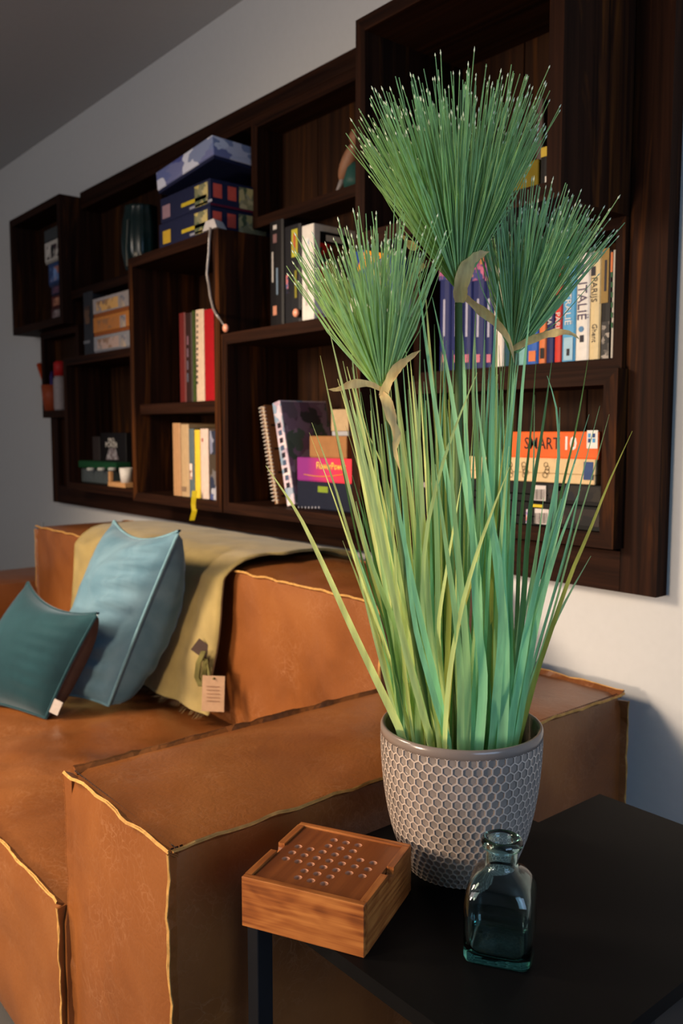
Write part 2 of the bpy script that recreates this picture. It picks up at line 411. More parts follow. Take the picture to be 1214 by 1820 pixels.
# top right big cube, guide-book cubby, party-game cubby
cubby(-1.495, -.9435, 1.494, 1.982, .219)
cubby(-1.515, -.9425, 1.206, 1.493, .0136, t=.0205)
cubby(-1.515, -.9375, .853, 1.205, .033)
# middle: picture-book cubby and tall cubby beside it
cubby(-2.160, -1.545, .847, 1.366, .160)
cubby(-2.740, -2.163, .847, 1.666, .163)
shelfboard(-2.740 + TB, -2.163 - TB, 1.143, 1.178, .145)
# upper middle recess
cubby(-2.232, -1.497, 1.698, 2.021, .0)
# divider and shelf of the recessed row under the top plank
box('divider_panel', (-2.832, -2.801, YF, YB - .001, 1.667, 2.021), WV, shelf, bev=.001)
shelfboard(-3.496, -2.741, 1.631, 1.666, .05)
box('top_panel', (-3.496, -2.234, YF + .001, YB - .001, 2.002, 2.0215), WH, shelf)
# lower left cubby, two that stick out past the frame at the far left
cubby(-3.480, -2.742, .847, 1.386, .100)
cubby(-3.905, -3.482, 1.150, 1.532, .030, ybl=D - .002, yb=D - .002, back=D - .009)
cubby(-4.090, -3.497, 1.533, 2.052, .088, ybl=D - .002, back=D - .009)

# ------------------------------------------------------------------ books and games on the shelves
def pap(name, r, g, b, rough=0.5, var=0.08):
    return plain(name, tuple(.82 * c for c in lin(r, g, b)[:3]) + (1,), rough, 0.15, var=var, scale=60)
PAGES = pap('paper_pages', 205, 190, 165, .8)
WHITE = pap('white_print', 228, 222, 214); BLACK = pap('black_print', 22, 20, 22)
def art(name, cols, scale=9.0, rough=0.5, kind='voronoi', stretch=(1, 1, 1)):
    """printed picture: patches of a few ink colours"""
    q = NT(name); q.b.inputs['Roughness'].default_value = rough; q.b.inputs['Specular IOR Level'].default_value = 0.2
    v = q.coord(stretch)
    nz = q.n('ShaderNodeTexNoise', i_Scale=scale * 2.2, i_Detail=3.0); q.l(v, nz.inputs[0])
    ad = q.n('ShaderNodeVectorMath', operation='MULTIPLY_ADD'); q.l(nz.outputs[1], ad.inputs[0]); ad.inputs[1].default_value = (.8 / scale,) * 3; q.l(v, ad.inputs[2])
    vo = q.n('ShaderNodeTexVoronoi', i_Scale=scale * 2.0); q.l(ad.outputs[0], vo.inputs[0])
    sp = q.n('ShaderNodeSeparateColor'); q.l(vo.outputs[1], sp.inputs[0])
    st = [(0.12 + 0.76 * i / max(1, len(cols) - 1), lin(*c)) for i, c in enumerate(cols)]
    r = q.ramp(sp.outputs[0], st); q.l(r.outputs[0], q.b.inputs['Base Color'])
    return q.m

def book(label, x0, x1, z0, h, y0, dep, cov, group=None, pages=None, lean=0.0, name='book'):
    """upright book, spine towards the room; x0..x1 thickness"""
    w = x1 - x0; t = min(.0025, w * .2)
    rot = Matrix.Rotation(lean, 3, 'Y')
    r = thing(name, label, 'book', ((x0 + x1) / 2, y0, z0), rot, group)
    bm = bmesh.new()
    a, b = -w / 2, w / 2
    # one cover: rounded spine and two boards (profile in x, y)
    prof = [(a, dep), (a, .004), (a + w * .12, .001), (0, 0), (b - w * .12, .001), (b, .004), (b, dep), (b - t, dep), (b - t, .006), (a + t, .006), (a + t, dep)]
    lo = [bm.verts.new((x, y, 0)) for x, y in prof]; hi = [bm.verts.new((x, y, h)) for x, y in prof]
    n = len(prof)
    bm.faces.new(lo[::-1]); bm.faces.new(hi)
    for i in range(n): bm.faces.new((lo[i], lo[(i + 1) % n], hi[(i + 1) % n], hi[i]))
    mkbm('cover', bm, cov, r, world=False)
    box('page_block', (a + t, b - t, .0062, dep - .004, .003, h - .003), pages or PAGES, r, world=False)
    return r
def gamebox(label, x0, x1, y0, y1, z0, z1, lid, tray, group=None, split=0.62, cat='game box', name='board_game', rot=None, bev=.0015):
    c = Vector(((x0 + x1) / 2, (y0 + y1) / 2, z0)); hw, hd, h = (x1 - x0) / 2, (y1 - y0) / 2, z1 - z0
    r = thing(name, label, cat, c, rot, group)
    box('lid', (-hw, hw, -hd, hd, h * (1 - split), h), lid, r, bev=bev, world=False)
    box('tray', (-hw + .0015, hw - .0015, -hd + .0015, hd - .0015, 0, h * (1 - split)), tray, r, bev=bev, world=False)
    return r
XP, XN, ZP, YN_, YP = Vector((1, 0, 0)), Vector((-1, 0, 0)), Vector((0, 0, 1)), Vector((0, -1, 0)), Vector((0, 1, 0))
def X(px, py, Y): return at_y(px, py, Y).x
def Z(px, py, Y): return at_y(px, py, Y).z

# --- travel guides in the cubby on the right
yg = 1.497; zg = 1.206 + .0205 + .0005
def spine(lbl, pa, pb, ytop, cov, **k):
    mid = (pa + pb) / 2
    return book(lbl, X(pa, 600, yg), X(pb, 600, yg) - .0004, zg, Z(mid, ytop, yg) - zg, yg + k.pop('set', 0), k.pop('dep', .09), cov, group='travel guides in the right-hand cubby', **k)
def spintext(b, txt, px, py, size, mat, sx=1.0, up=False, off=0.0):
    P = at_y(px, py, yg); P.y = yg - .0002 + off
    lettering(b, txt, P, (0, 0, -1), (1, 0, 0), size, mat, sx=sx)
NAVY = pap('navy_cover', 32, 40, 92); REDC = pap('red_cover', 205, 58, 46); BLU = pap('sky_blue_cover', 88, 160, 205)
CRM = pap('cream_cover', 218, 196, 150); ORA = pap('orange_cover', 214, 118, 66); DKGREEN = pap('green_ink', 40, 96, 60); DINK = pap('dark_ink', 40, 36, 46)
b = spine('thin white guide with green lettering against the cubby side board', 1085.5, 1090, 445, pap('white_cover', 214, 208, 200))
quad('title_band', at_y(1087.8, 466, yg), XP, ZP, .0045, .038, ORA, b, lift=.0008)
for k in range(6): quad('letter_mark', at_y(1087.8, 488 + 18 * k, yg), XP, ZP, .0036, .010, DKGREEN, b, lift=.0008)
b = spine('black guide with an olive upper spine between cream and white guides', 1066, 1085, 447, pap('black_cover', 30, 27, 27))
quad('title_band', at_y(1076, 490, yg), XP, ZP, .016, .105, pap('olive_ink', 148, 118, 60), b, lift=.0008)
quad('photo_strip', at_y(1076, 606, yg), XP, ZP, .017, .075, art('city_photo', [(20, 20, 22), (70, 64, 60), (150, 140, 130), (30, 28, 30)], 40), b, lift=.0008)
quad('title_print', at_y(1077, 490, yg), XP, ZP, .005, .06, DINK, b, lift=.0014)
b = spine('cream guide with PARIJS lettering beside the white ITALIË guide', 1046.5, 1065.5, 447, CRM)
spintext(b, 'PARIJS', 1056, 515, .018, DINK); spintext(b, 'Ghent', 1056, 592, .016, DINK, sx=.9)
quad('tower_print', at_y(1055, 482, yg), XP, ZP, .010, .018, DINK, b, lift=.0008)
b = spine('white guide with large ITALIË lettering and a small globe', 1022, 1046, 451, WHITE)
spintext(b, 'ITALIË', 1034, 535, .030, pap('violet_ink', 78, 62, 92), sx=.92)
P = at_y(1033, 585, yg); prism_y('globe_print', [(P.x + .006 * math.cos(a * math.pi / 6), P.z + .006 * math.sin(a * math.pi / 6)) for a in range(12)], yg - .0008, yg + .001, pap('globe_blue', 84, 130, 170), b)
quad('crest_print', at_y(1033, 478, yg), XP, ZP, .013, .022, pap('blue_grey_ink', 80, 98, 128), b, lift=.0008)
quad('publisher_mark', at_y(1034, 602, yg), XP, ZP, .009, .014, DINK, b, lift=.0008)
b = spine('sky blue guide with AUSTRALIË lettering', 998, 1021.5, 456, BLU)
quad('pale_band', at_y(1010, 620, yg), XP, ZP, .022, .046, pap('pale_blue_ink', 160, 195, 215), b, lift=.0006)
spintext(b, 'AUSTRALIË', 1010, 532, .021, WHITE); quad('publisher_mark', at_y(1010, 626, yg), XP, ZP, .007, .014, DINK, b, lift=.0012)
b = spine('red guide with white PARIJS lettering', 985, 997.5, 470, REDC); spintext(b, 'PARIJS', 991, 575, .017, WHITE)
b = spine('slim navy guide with CUBA lettering', 970.5, 984.5, 476, NAVY); spintext(b, 'CUBA', 977, 560, .015, WHITE)
b = spine('orange guide between the navy and the bright blue guides', 957, 970, 478, ORA); quad('photo_strip', at_y(963.5, 628, yg), XP, ZP, .010, .022, BLACK, b, lift=.0008)
b = spine('bright blue guide with an orange foot behind the papyrus', 936, 956.5, 474, pap('bright_blue_cover', 44, 92, 176)); quad('photo_strip', at_y(946, 633, yg), XP, ZP, .018, .022, ORA, b, lift=.0008)
spine('pale turquoise guide half hidden behind the papyrus stems', 921, 935.5, 480, pap('turquoise_cover', 120, 172, 170))
spine('teal guide hidden behind the right papyrus head', 895, 920, 470, pap('deep_teal_cover', 30, 70, 86))
spine('white booklet beside the navy guides', 876, 894.5, 470, pap('offwhite_cover', 215, 205, 196))
for k, (a, c, tp) in enumerate(((862, 875.5, 440), (838, 861.5, 432), (822, 837.5, 436), (800, 821.5, 432), (780, 799.5, 440))):
    b = spine(['navy guide next to the white booklet', 'wide navy guide with a pink and orange photo band', 'narrow navy guide between two wide ones', 'wide navy guide with white lettering and pink foot', 'navy guide at the hidden end of the row'][k], a, c, tp, NAVY)
    quad('photo_strip', at_y((a + c) / 2, 478, yg), XP, ZP, .9 * (X(c, 600, yg) - X(a, 600, yg)), .05, art('night_photo_%d' % k, [(30, 36, 90), (180, 90, 130), (200, 130, 80), (40, 50, 110)], 30), b, lift=.0008)
    quad('title_print', at_y((a + c) / 2, 565, yg), XP, ZP, .006, .085, pap('pale_print', 170, 168, 190), b, lift=.0008)
    quad('foot_label', at_y((a + c) / 2, 637, yg), XP, ZP, .012, .018, pap('pink_print', 190, 110, 130), b, lift=.0008)

# --- stacked games in the cubby below the guides
ys = 1.475
zs = .853 + TB + .0005
def zz(y): return Z(1000, y, ys)
def front(o, px, py, w, h, mat, nm='printed_panel', lift=.0008):
    return quad(nm, at_y(px, py, ys), XP, ZP, w, h, mat, o, lift=lift)
GB = 'stacked games in the right-hand lower cubby'
z1 = zs + (zz(895) - zz(938)); z2 = z1 + .043; z3 = z2 + (zz(814) - zz(858)); z4 = z3 + (zz(766) - zz(814))
BOXBLK = pap('black_card', 7, 7, 7); ORG = pap('orange_card', 226, 98, 38); CRC = pap('cream_card', 214, 184, 138)
DARKART = art('dark_game_art', [(5, 5, 6), (14, 12, 15), (46, 32, 27), (6, 6, 8)], 20)
def barcode(o, px, py):
    front(o, px, py, .036, .032, pap('label_white', 205, 195, 190), 'barcode_label')
    for k in range(9): front(o, px - 11 + 2.6 * k, py + 3, .0014 if k % 3 else .0024, .022, BLACK, 'barcode_bar', lift=.0012)
g1 = gamebox('black game box with a barcode label at the very bottom of the stack', X(748, 915, ys), X(1070, 915, ys), ys, ys + .115, zs, z1, BOXBLK, BOXBLK, GB)
front(g1, 1020, 918, .12, .034, DARKART); barcode(g1, 963, 918); front(g1, 955, 899, .03, .006, pap('yellow_ink', 205, 180, 40))
front(g1, 940, 918, .014, .03, art('mixed_ink', [(200, 190, 190), (60, 90, 170), (200, 120, 110)], 60))
g2 = gamebox('black game box with a barcode label under the cream box', X(745, 877, ys), X(1072, 877, ys), ys, ys + .115, z1, z2, BOXBLK, BOXBLK, GB)
front(g2, 1022, 877, .13, .030, art('dark_game_art_b', [(5, 5, 7), (16, 11, 14), (34, 28, 18), (8, 9, 20)], 20)); barcode(g2, 958, 876)
front(g2, 992, 868, .018, .010, pap('lime_ink', 140, 150, 70)); front(g2, 760, 862, .03, .012, pap('grey_ink', 150, 140, 140))
g3 = gamebox('long cream box with ink sketches and a blue end under the orange game', X(834, 836, ys), X(1058, 836, ys), ys, ys + .115, z2, z3, CRC, CRC, GB)
front(g3, 1046, 837, .022, .036, pap('blue_ink', 52, 72, 118)); 
for px in (972, 935, 905):
    for k in range(4):
        P = at_y(px + random.uniform(-4, 4), 826 + 6 * k, ys); r0 = random.uniform(.005, .008)
        ring = [(P.x + r0 * q * math.cos(a * math.pi / 8), ys - .001, P.z + r0 * q * math.sin(a * math.pi / 8)) for q in (1, .78) for a in range(16)]
        mk('sketch_mark', ring, [(a, (a + 1) % 16, 16 + (a + 1) % 16, 16 + a) for a in range(16)], pap('sepia_ink', 110, 88, 60) if px == 972 and k == 0 else bpy.data.materials['sepia_ink'] if 'sepia_ink' in bpy.data.materials else DINK, g3)
g4 = gamebox('flat orange game box reading SMART 10 on top of the stack', X(906, 790, ys), X(1064, 790, ys), ys, ys + .115, z3, z4, ORG, ORG, GB, split=1.0 - .02)
lettering(g4, 'SMART', at_y(963, 789, ys), XP, ZP, .035, BLACK, bold=.0002, sx=.84)
lettering(g4, '10', at_y(1013, 789, ys), XP, ZP, .037, WHITE, bold=.0010, sx=.9)
front(g4, 1053, 781, .025, .036, WHITE, 'logo_panel')
for i in range(2):
    for j in range(2): front(g4, 1048 + 8 * i, 774 + 9 * j, .006, .008, pap('logo_blue_%d%d' % (i, j), *((70, 150, 205), (30, 62, 120))[(i + j) % 2]), 'logo_square', lift=.0014)

# --- recess with the dark books and the white game
yv = 1.455; zv = 1.3665
def vb(px, py): return at_y(px, py, yv)
b = book('tall black book with pale stacked lettering beside the tall cubby', X(479, 560, yv), X(503, 560, yv), zv, Z(490, 392, yv) - zv, yv, .13, BLACK, 'books on top of the picture-book cubby')
for k, (py, h, c) in enumerate(((404, .012, (190, 185, 180)), (424, .024, (120, 90, 90)), (500, .075, (110, 130, 150)), (552, .026, (190, 130, 105)))):
    quad('title_print', vb(489 + (4 if k == 2 else 0), py), XP, ZP, .018 if k != 2 else .008, h, pap('blk_ink_%d' % k, *c), b, lift=.001)
quad('title_print', vb(485, 475), XP, ZP, .007, .085, pap('blk_ink_5', 180, 175, 170), b, lift=.001)
b = book('dark book with a lime yellow upper spine', X(505, 560, yv), X(534, 560, yv), zv, Z(520, 400, yv) - zv, yv, .13, pap('charcoal_cover', 34, 34, 38), 'books on top of the picture-book cubby')
quad('title_band', vb(524, 432), XP, ZP, .028, .075, pap('lime_band', 186, 178, 62), b, lift=.001)
quad('title_print', vb(524, 430), XP, ZP, .010, .045, pap('rose_ink', 190, 90, 70), b, lift=.0016)
quad('title_print', vb(526, 505), XP, ZP, .009, .075, pap('olive_ink_b', 140, 132, 50), b, lift=.001)
quad('photo_strip', vb(511, 505), XP, ZP, .010, .05, art('pinkblue', [(30, 32, 44), (60, 90, 140), (190, 110, 110)], 40), b, lift=.001)
wg = gamebox('white game box standing upright with red and green pictures on its side', X(537, 560, yv - .02), X(558, 560, yv - .02), yv - .02, yv + .135, zv, Z(557, 396, yv - .02), WHITE, WHITE, split=.99)
xw = X(558, 560, yv - .02)
def sidep(o, x, y, z, w, h, mat, nm='printed_panel', lift=.0008): return quad(nm, (x, y, z), YP, ZP, w, h, mat, o, lift=lift)
sidep(wg, xw, yv + .06, zv + .155, .12, .16, art('game_cover', [(30, 70, 50), (190, 40, 34), (40, 44, 60), (170, 160, 150), (60, 90, 70)], 12))
sidep(wg, xw, yv + .03, zv + .12, .045, .10, pap('red_ink', 190, 40, 36), lift=.0014)
sidep(wg, xw, yv + .05, zv + .235, .10, .03, BLACK, lift=.0016); sidep(wg, xw, yv + .05, zv + .235, .06, .016, WHITE, lift=.0022)
sidep(wg, xw, yv, zv + .024, .018, .02, pap('red_ink_b', 200, 70, 60), lift=.0016)
quad('printed_panel', at_y(546, 440, yv - .02), XP, ZP, .016, .05, art('blue_figure', [(226, 220, 214), (120, 160, 190), (226, 220, 214)], 30), wg)
quad('printed_text', at_y(545, 520, yv - .02), XP, ZP, .010, .07, pap('grey_text', 190, 182, 176), wg)
bg = gamebox('blue game box with an orange yellow roof band behind the papyrus', X(625, 520, 1.47), X(705, 520, 1.47), 1.47, YB - .003, zv + .062, Z(660, 440, 1.47), pap('royal_blue_card', 36, 66, 140), pap('royal_blue_tray', 30, 56, 124), split=.5)
P = at_y(660, 458, 1.47); 
mk('printed_band', [(bg.location.x - .07, 1.468, P.z - .03), (bg.location.x + .078, 1.468, P.z + .004), (bg.location.x + .078, 1.468, P.z + .022), (bg.location.x - .03, 1.468, P.z + .022)], [(0, 1, 2, 3)], pap('amber_ink', 226, 150, 40), bg)
quad('printed_panel', at_y(675, 490, 1.47), XP, ZP, .06, .07, art('blue_art', [(36, 66, 140), (60, 110, 170), (200, 190, 90), (30, 50, 110)], 26), bg)
wt = gamebox('low white game box with a barcode under the blue box', X(622, 540, 1.465), X(712, 540, 1.465), 1.465, YB - .003, zv, zv + .0615, WHITE, WHITE)
for k in range(8): quad('barcode_bar', at_y(688 + 3 * k, 531, 1.465), XP, ZP, .0022, .03, BLACK, wt)
quad('printed_panel', at_y(650, 532, 1.465), XP, ZP, .05, .03, art('grey_art', [(200, 190, 180), (110, 100, 100), (210, 200, 190)], 30), wt)

# --- picture-book cubby (inner floor)
zw = .847 + TB + .0005; yw = 1.385
KRAFT = pap('kraft_card', 150, 96, 60, .8)
lean = math.radians(-13.5)
P0 = at_y(486, 905, yw)
nbk = thing('spiral_notebook', 'leaning kraft notebook with a white spiral binding and dark dashes', 'notebook', (P0.x, yw, zw), Matrix.Rotation(lean, 3, 'Y'))
hN = .285
box('cover', (0, .003, .006, .205, 0.002, hN), KRAFT, nbk, bev=.0006, world=False)
box('page_block', (.0032, .0130, .008, .203, .004, hN - .002), PAGES, nbk, world=False)
box('cover', (.0132, .0162, .006, .205, 0.002, hN), KRAFT, nbk, bev=.0006, world=False)
DASH = pap('dash_ink', 50, 34, 26)
for i in range(8):
    for j in range(6): box('dash_mark', (.0162, .01655, .02 + .03 * j + (i % 2) * .012, .036 + .03 * j + (i % 2) * .012, .02 + .034 * i, .026 + .034 * i), DASH, nbk, world=False)
WIRE = pap('white_wire', 222, 212, 200)
for i in range(26):
    zc = .012 + (hN - .02) * i / 25
    tube('spiral_ring', [(.008 + .0105 * math.cos(a), .004 + .009 * math.sin(a), zc + .002 * a / 6) for a in [math.pi * 2 * k / 10 for k in range(11)]], .0013, WIRE, nbk, n=4, world=False)
pz = thing('picture_puzzle', 'leaning lavender puzzle box with a dark forest picture on its side', 'puzzle box', (at_y(516, 905, yw + .005).x - .014, yw + .005, zw), Matrix.Rotation(lean, 3, 'Y'))
LAV = art('lavender_spine', [(196, 176, 186), (150, 132, 150), (206, 190, 190), (120, 140, 160)], 22)
hP = .292; wP = .036
box('box_body', (0, wP, 0, .165, .001, hP), LAV, pz, bev=.001, world=False)
o = mk('picture', [(wP + .0005, .004, .004), (wP + .0005, .161, .004), (wP + .0005, .161, hP - .004), (wP + .0005, .004, hP - .004)], [(0, 1, 2, 3)], art('forest_picture', [(120, 92, 112), (150, 130, 146), (60, 50, 56), (84, 100, 84), (100, 74, 92)], 12), pz, world=False)
ink = pap('slate_ink', 70, 84, 110)
for k in range(9): box('title_letter', (.010, .026, -.0006, 0.0, .05 + .021 * k, .064 + .021 * k), ink if k % 2 else DINK, pz, world=False)
yy = 1.40
nv = gamebox('dark navy game box with a lime label at the bottom of the cubby', X(528, 880, yy), X(640, 880, yy), yy, YB - .005, zw, Z(560, 856, yy), pap('ink_navy_card', 26, 30, 46), pap('ink_navy_tray', 22, 26, 40), cat='game box', split=.97)
P = at_y(574, 870, yy); quad('lime_label', P, XP, ZP, .042, .016, pap('lime_label', 120, 140, 44), nv)
for k in range(7): quad('printed_text', at_y(531 + 6 * k, 902, yy), XP, ZP, .0045, .005, pap('pale_text', 150, 150, 160), nv)
zt = Z(560, 856, yy) + .0004
def grad(name, c0, c1, x0, x1):
    q = NT(name); q.b.inputs['Roughness'].default_value = .4
    tc = q.n('ShaderNodeTexCoord'); sp = q.n('ShaderNodeSeparateXYZ'); q.l(tc.outputs['Object'], sp.inputs[0])
    mr = q.n('ShaderNodeMapRange', i_1=x0, i_2=x1); q.l(sp.outputs[0], mr.inputs[0])
    r = q.ramp(mr.outputs[0], [(0, lin(*c0)), (1, lin(*c1))]); q.l(r.outputs[0], q.b.inputs['Base Color']); return q.m
PUR = grad('purple_to_red_card', (118, 34, 110), (205, 44, 60), -.09, .06)
fp = gamebox('purple and red game box reading FlowerPower on the navy box', X(527, 830, yy), X(642, 830, yy), yy + .002, YB - .005, zt, Z(570, 814, yy), PUR, PUR, split=.98)
lettering(fp, 'FlowerPower', at_y(588, 829, yy), XP, ZP, .026, pap('yellow_title', 240, 205, 90), bold=.0001, sx=.85)
tube('swoosh_print', [at_y(540 + 10 * k, 843 + 4 * math.sin(k / 7 * math.pi), yy + .0012) for k in range(8)], .0012, pap('gold_ink', 220, 150, 60), fp, n=4)
zt2 = Z(570, 814, yy) + .0004
tb = gamebox('plain tan box behind the lavender puzzle on the purple game', X(549, 790, yy + .01), X(615, 790, yy + .01), yy + .012, YB - .01, zt2, Z(575, 775, yy), pap('tan_card', 150, 106, 66), pap('tan_card_b', 140, 98, 60), split=.98, name='cardboard_box', cat='box')
cbx = gamebox('small cream box with a grey foot on the tan box', X(586, 750, yy + .012), X(617, 750, yy + .012), yy + .016, yy + .08, Z(575, 775, yy) + .0004, Z(600, 727, yy), pap('cream_box', 176, 152, 118), pap('pale_grey_box', 160, 160, 165), split=.82, name='cream_box', cat='box')

# --- tall cubby: upper books
yt = 1.40; zt3 = 1.1785
GR = 'books in the tall cubby'
def tbk(lbl, pa, pb, ytop, cov, zb, yy_, dep=.17, **k): 
    return book(lbl, X(pa, 640, yy_), X(pb, 640, yy_) - .0005, zb, Z((pa + pb) / 2, ytop, yy_) - zb, yy_, dep, cov, GR, **k)
b = tbk('thin dark red book at the left of the upper row', 318, 329, 556, pap('dark_red_cover', 98, 32, 30), zt3, yt)
b = tbk('dark brown book with pale pink marks on its spine', 329.5, 341, 556, pap('umber_cover', 46, 28, 26), zt3, yt)
for k in range(4): quad('title_print', at_y(334, 605 + 22 * k, yt), XP, ZP, .010, .028, pap('mauve_ink_%d' % k, 120 - 12 * k, 84, 96), b, lift=.001)
b = tbk('narrow green and black book beside the cream one', 341.5, 346.5, 552, pap('moss_cover', 58, 74, 30), zt3, yt)
b = tbk('cream book with dark spine lettering beside the red one', 347, 361.5, 550, pap('ivory_cover', 205, 180, 156), zt3, yt)
for k in range(13): quad('title_print', at_y(351, 560 + 10 * k, yt), XP, ZP, .006, .009, DINK, b, lift=.001)
b = tbk('thick crimson book at the right of the upper row', 362, 384, 549, pap('crimson_cover', 158, 18, 26), zt3, yt)
# --- tall cubby: lower books
yl = 1.365; zl = .847 + TB + .0005
def lbk(lbl, pa, pb, ytop, cov, **k): return book(lbl, X(pa, 820, yl), X(pb, 820, yl) - .0005, zl, Z((pa + pb) / 2, ytop, yl) - zl, yl, .18, cov, 'books at the bottom of the tall cubby', **k)
lbk('tall tan slipcase at the left of the lower row', 306, 320, 752, pap('tan_cover', 170, 130, 92))
b = lbk('tall beige slipcase with a dark foot mark', 320.5, 334.5, 754, pap('beige_cover', 176, 148, 112)); quad('foot_label', at_y(327, 869, yl), XP, ZP, .03, .016, pap('taupe_ink', 130, 106, 84), b, lift=.001)
b = lbk('slim blue grey paperback with a portrait low on its spine', 335, 344, 762, pap('slate_cover', 84, 98, 104)); quad('portrait_print', at_y(340, 838, yl), XP, ZP, .016, .05, art('portrait', [(190, 150, 130), (90, 50, 40), (210, 190, 180)], 30), b, lift=.001)
b = lbk('slim bright yellow book with a yellow ribbon bookmark', 345, 354.5, 764, pap('yellow_cover', 216, 186, 56))
pts = [at_y(346, 872, YF - .166), at_y(345, 884, YF - .168), at_y(344, 897, YF - .168), at_y(345.5, 908, YF - .167), at_y(341, 925, YF - .168)]
v = [];
for p in pts: v += [p - RT * .008, p + RT * .008]
mk('ribbon', v, [(2 * i, 2 * i + 1, 2 * i + 3, 2 * i + 2) for i in range(len(pts) - 1)], pap('ribbon_yellow', 190, 168, 24), b)
b = lbk('pinkish white paperback with one small red mark', 355, 369, 762, pap('blush_cover', 206, 184, 172)); quad('publisher_mark', at_y(360, 782, yl), XP, ZP, .008, .01, pap('red_mark', 160, 70, 60), b, lift=.001)
b = lbk('paperback with a cloudy blue evening photo on its spine', 371, 388, 766, art('evening_photo', [(36, 40, 52), (50, 62, 110), (150, 150, 160), (60, 50, 40)], 8))
b = lbk('thin white paperback at the right end of the lower row', 389, 396, 772, pap('pinkwhite_cover', 214, 190, 180))

# --- boxes on top of the tall cubby
zk = 1.6665; yk = YF - .150
xa, xb = X(283, 420, yk), X(373, 395, yk)
NVY = pap('puzzle_navy_card', 30, 34, 62); PR = 'puzzle boxes on top of the tall cubby'
hz_ = (Z(373, 360, yk) - Z(373, 410, yk)) / 1.0
za = zk + .078; zb_ = za + .078
PART = art('village_print', [(130, 124, 92), (70, 84, 60), (160, 150, 120), (190, 170, 90)], 20)
def puzzle(lbl, z0, z1, dy, ysq):
    g = gamebox(lbl, xa + dy, xb + dy * .3, yk, YB - .02, z0, z1, NVY, NVY, PR, split=.98)
    zc = (z0 + z1) / 2; xr = xb + dy * .3
    quad('yellow_title', (xa + .22, yk, zc - .008), XP, ZP, .15, .011, pap('title_yellow_%d' % int(z0 * 1000), 196, 172, 44), g)
    quad('white_subtitle', (xa + .26, yk, zc - .026), XP, ZP, .13, .007, pap('subtitle_%d' % int(z0 * 1000), 150, 150, 160), g)
    quad('picture_panel', (xr - .05, yk, zc), XP, ZP, .075, .062, PART, g)
    quad('logo_patch', (xa + .05, yk, zc - .006), XP, ZP, .05, .04, pap('logo_%d' % int(z0 * 1000), *((150, 120, 130) if z0 > zk + .01 else (196, 160, 50))), g)
    for k in range(2): sidep(g, xr, yk + .025 + .05 * k, zc + .006, .03, .04, pap('coral_%d%d' % (k, int(z0 * 1000)), 205, 84, 70), 'red_badge')
    sidep(g, xr, yk + .15, zc, .10, .062, PART, 'picture_panel')
    sidep(g, xr, yk + .11, z0 + .004, .22, .006, pap('maroon_%d' % int(z0 * 1000), 90, 24, 44), 'edge_line')
puzzle('navy puzzle box with a yellow title, lower of two on the tall cubby', zk, za - .0005, 0, 0)
puzzle('navy puzzle box with a pale picture panel, upper of two on the tall cubby', za, zb_ - .0005, .012, 0)
SNOW = art('snowy_mountain_print', [(196, 198, 212), (30, 44, 120), (190, 190, 205), (36, 60, 130), (120, 130, 160)], 6, stretch=(1, 1, 2))
rt = Matrix.Rotation(math.radians(-8), 3, 'Y') @ Matrix.Rotation(math.radians(4), 3, 'Z')
mt_ = thing('mountain_puzzle', 'tilted blue and white puzzle box with a snowy mountain picture on the navy boxes', 'puzzle box', ((xa + xb) / 2 - .01, (yk + YB) / 2 - .004, zb_ + .060), rt)
wm = (xb - xa) / 2
box('lid', (-wm, wm, -.112, .108, -.012, .046), SNOW, mt_, bev=.002, world=False)
box('tray', (-wm + .003, wm - .003, -.110, .106, -.022, -.012), NVY, mt_, bev=.001, world=False)

# --- green glass vase in the upper left recess
yv2 = 1.50; cvz = 1.6665
P = at_y(254, 440, yv2)
VG = plain('dark_teal_glass_glaze', (0.003, 0.013, 0.013, 1), 0.25, 0.4)
va = thing('ribbed_vase', 'dark teal ribbed vase on the shelf left of the puzzle boxes', 'vase', (P.x, yv2, cvz))
hV = Z(254, 369, yv2) - cvz
prof = [(.045, 0), (.062, .01), (.074, hV * .3), (.076, hV * .5), (.070, hV * .78), (.060, hV * .97), (.063, hV), (.058, hV), (.056, hV * .95), (.04, .02)]
n = 48; vv, ff = [], []
for r, z in prof:
    for k in range(n):
        a = 2 * math.pi * k / n; rr = r * (1 + .03 * math.cos(12 * a)); vv.append((P.x + rr * math.cos(a), yv2 + rr * math.sin(a), cvz + z))
for i in range(len(prof) - 1):
    for k in range(n): ff.append((i * n + k, i * n + (k + 1) % n, (i + 1) * n + (k + 1) % n, (i + 1) * n + k))
ff.append(tuple(range(n - 1, -1, -1))); ff.append(tuple((len(prof) - 1) * n + k for k in range(n)))
mk('vase_body', vv, ff, VG, va, smooth=True)
tube('cord_pull', [(P.x + .03, yv2 - .072, cvz + hV * .75), (P.x + .034, yv2 - .082, cvz + hV * .3), (P.x + .03, yv2 - .076, cvz + .012)], [.003, .002, .006], pap('pale_cord', 110, 110, 100), va, n=6)

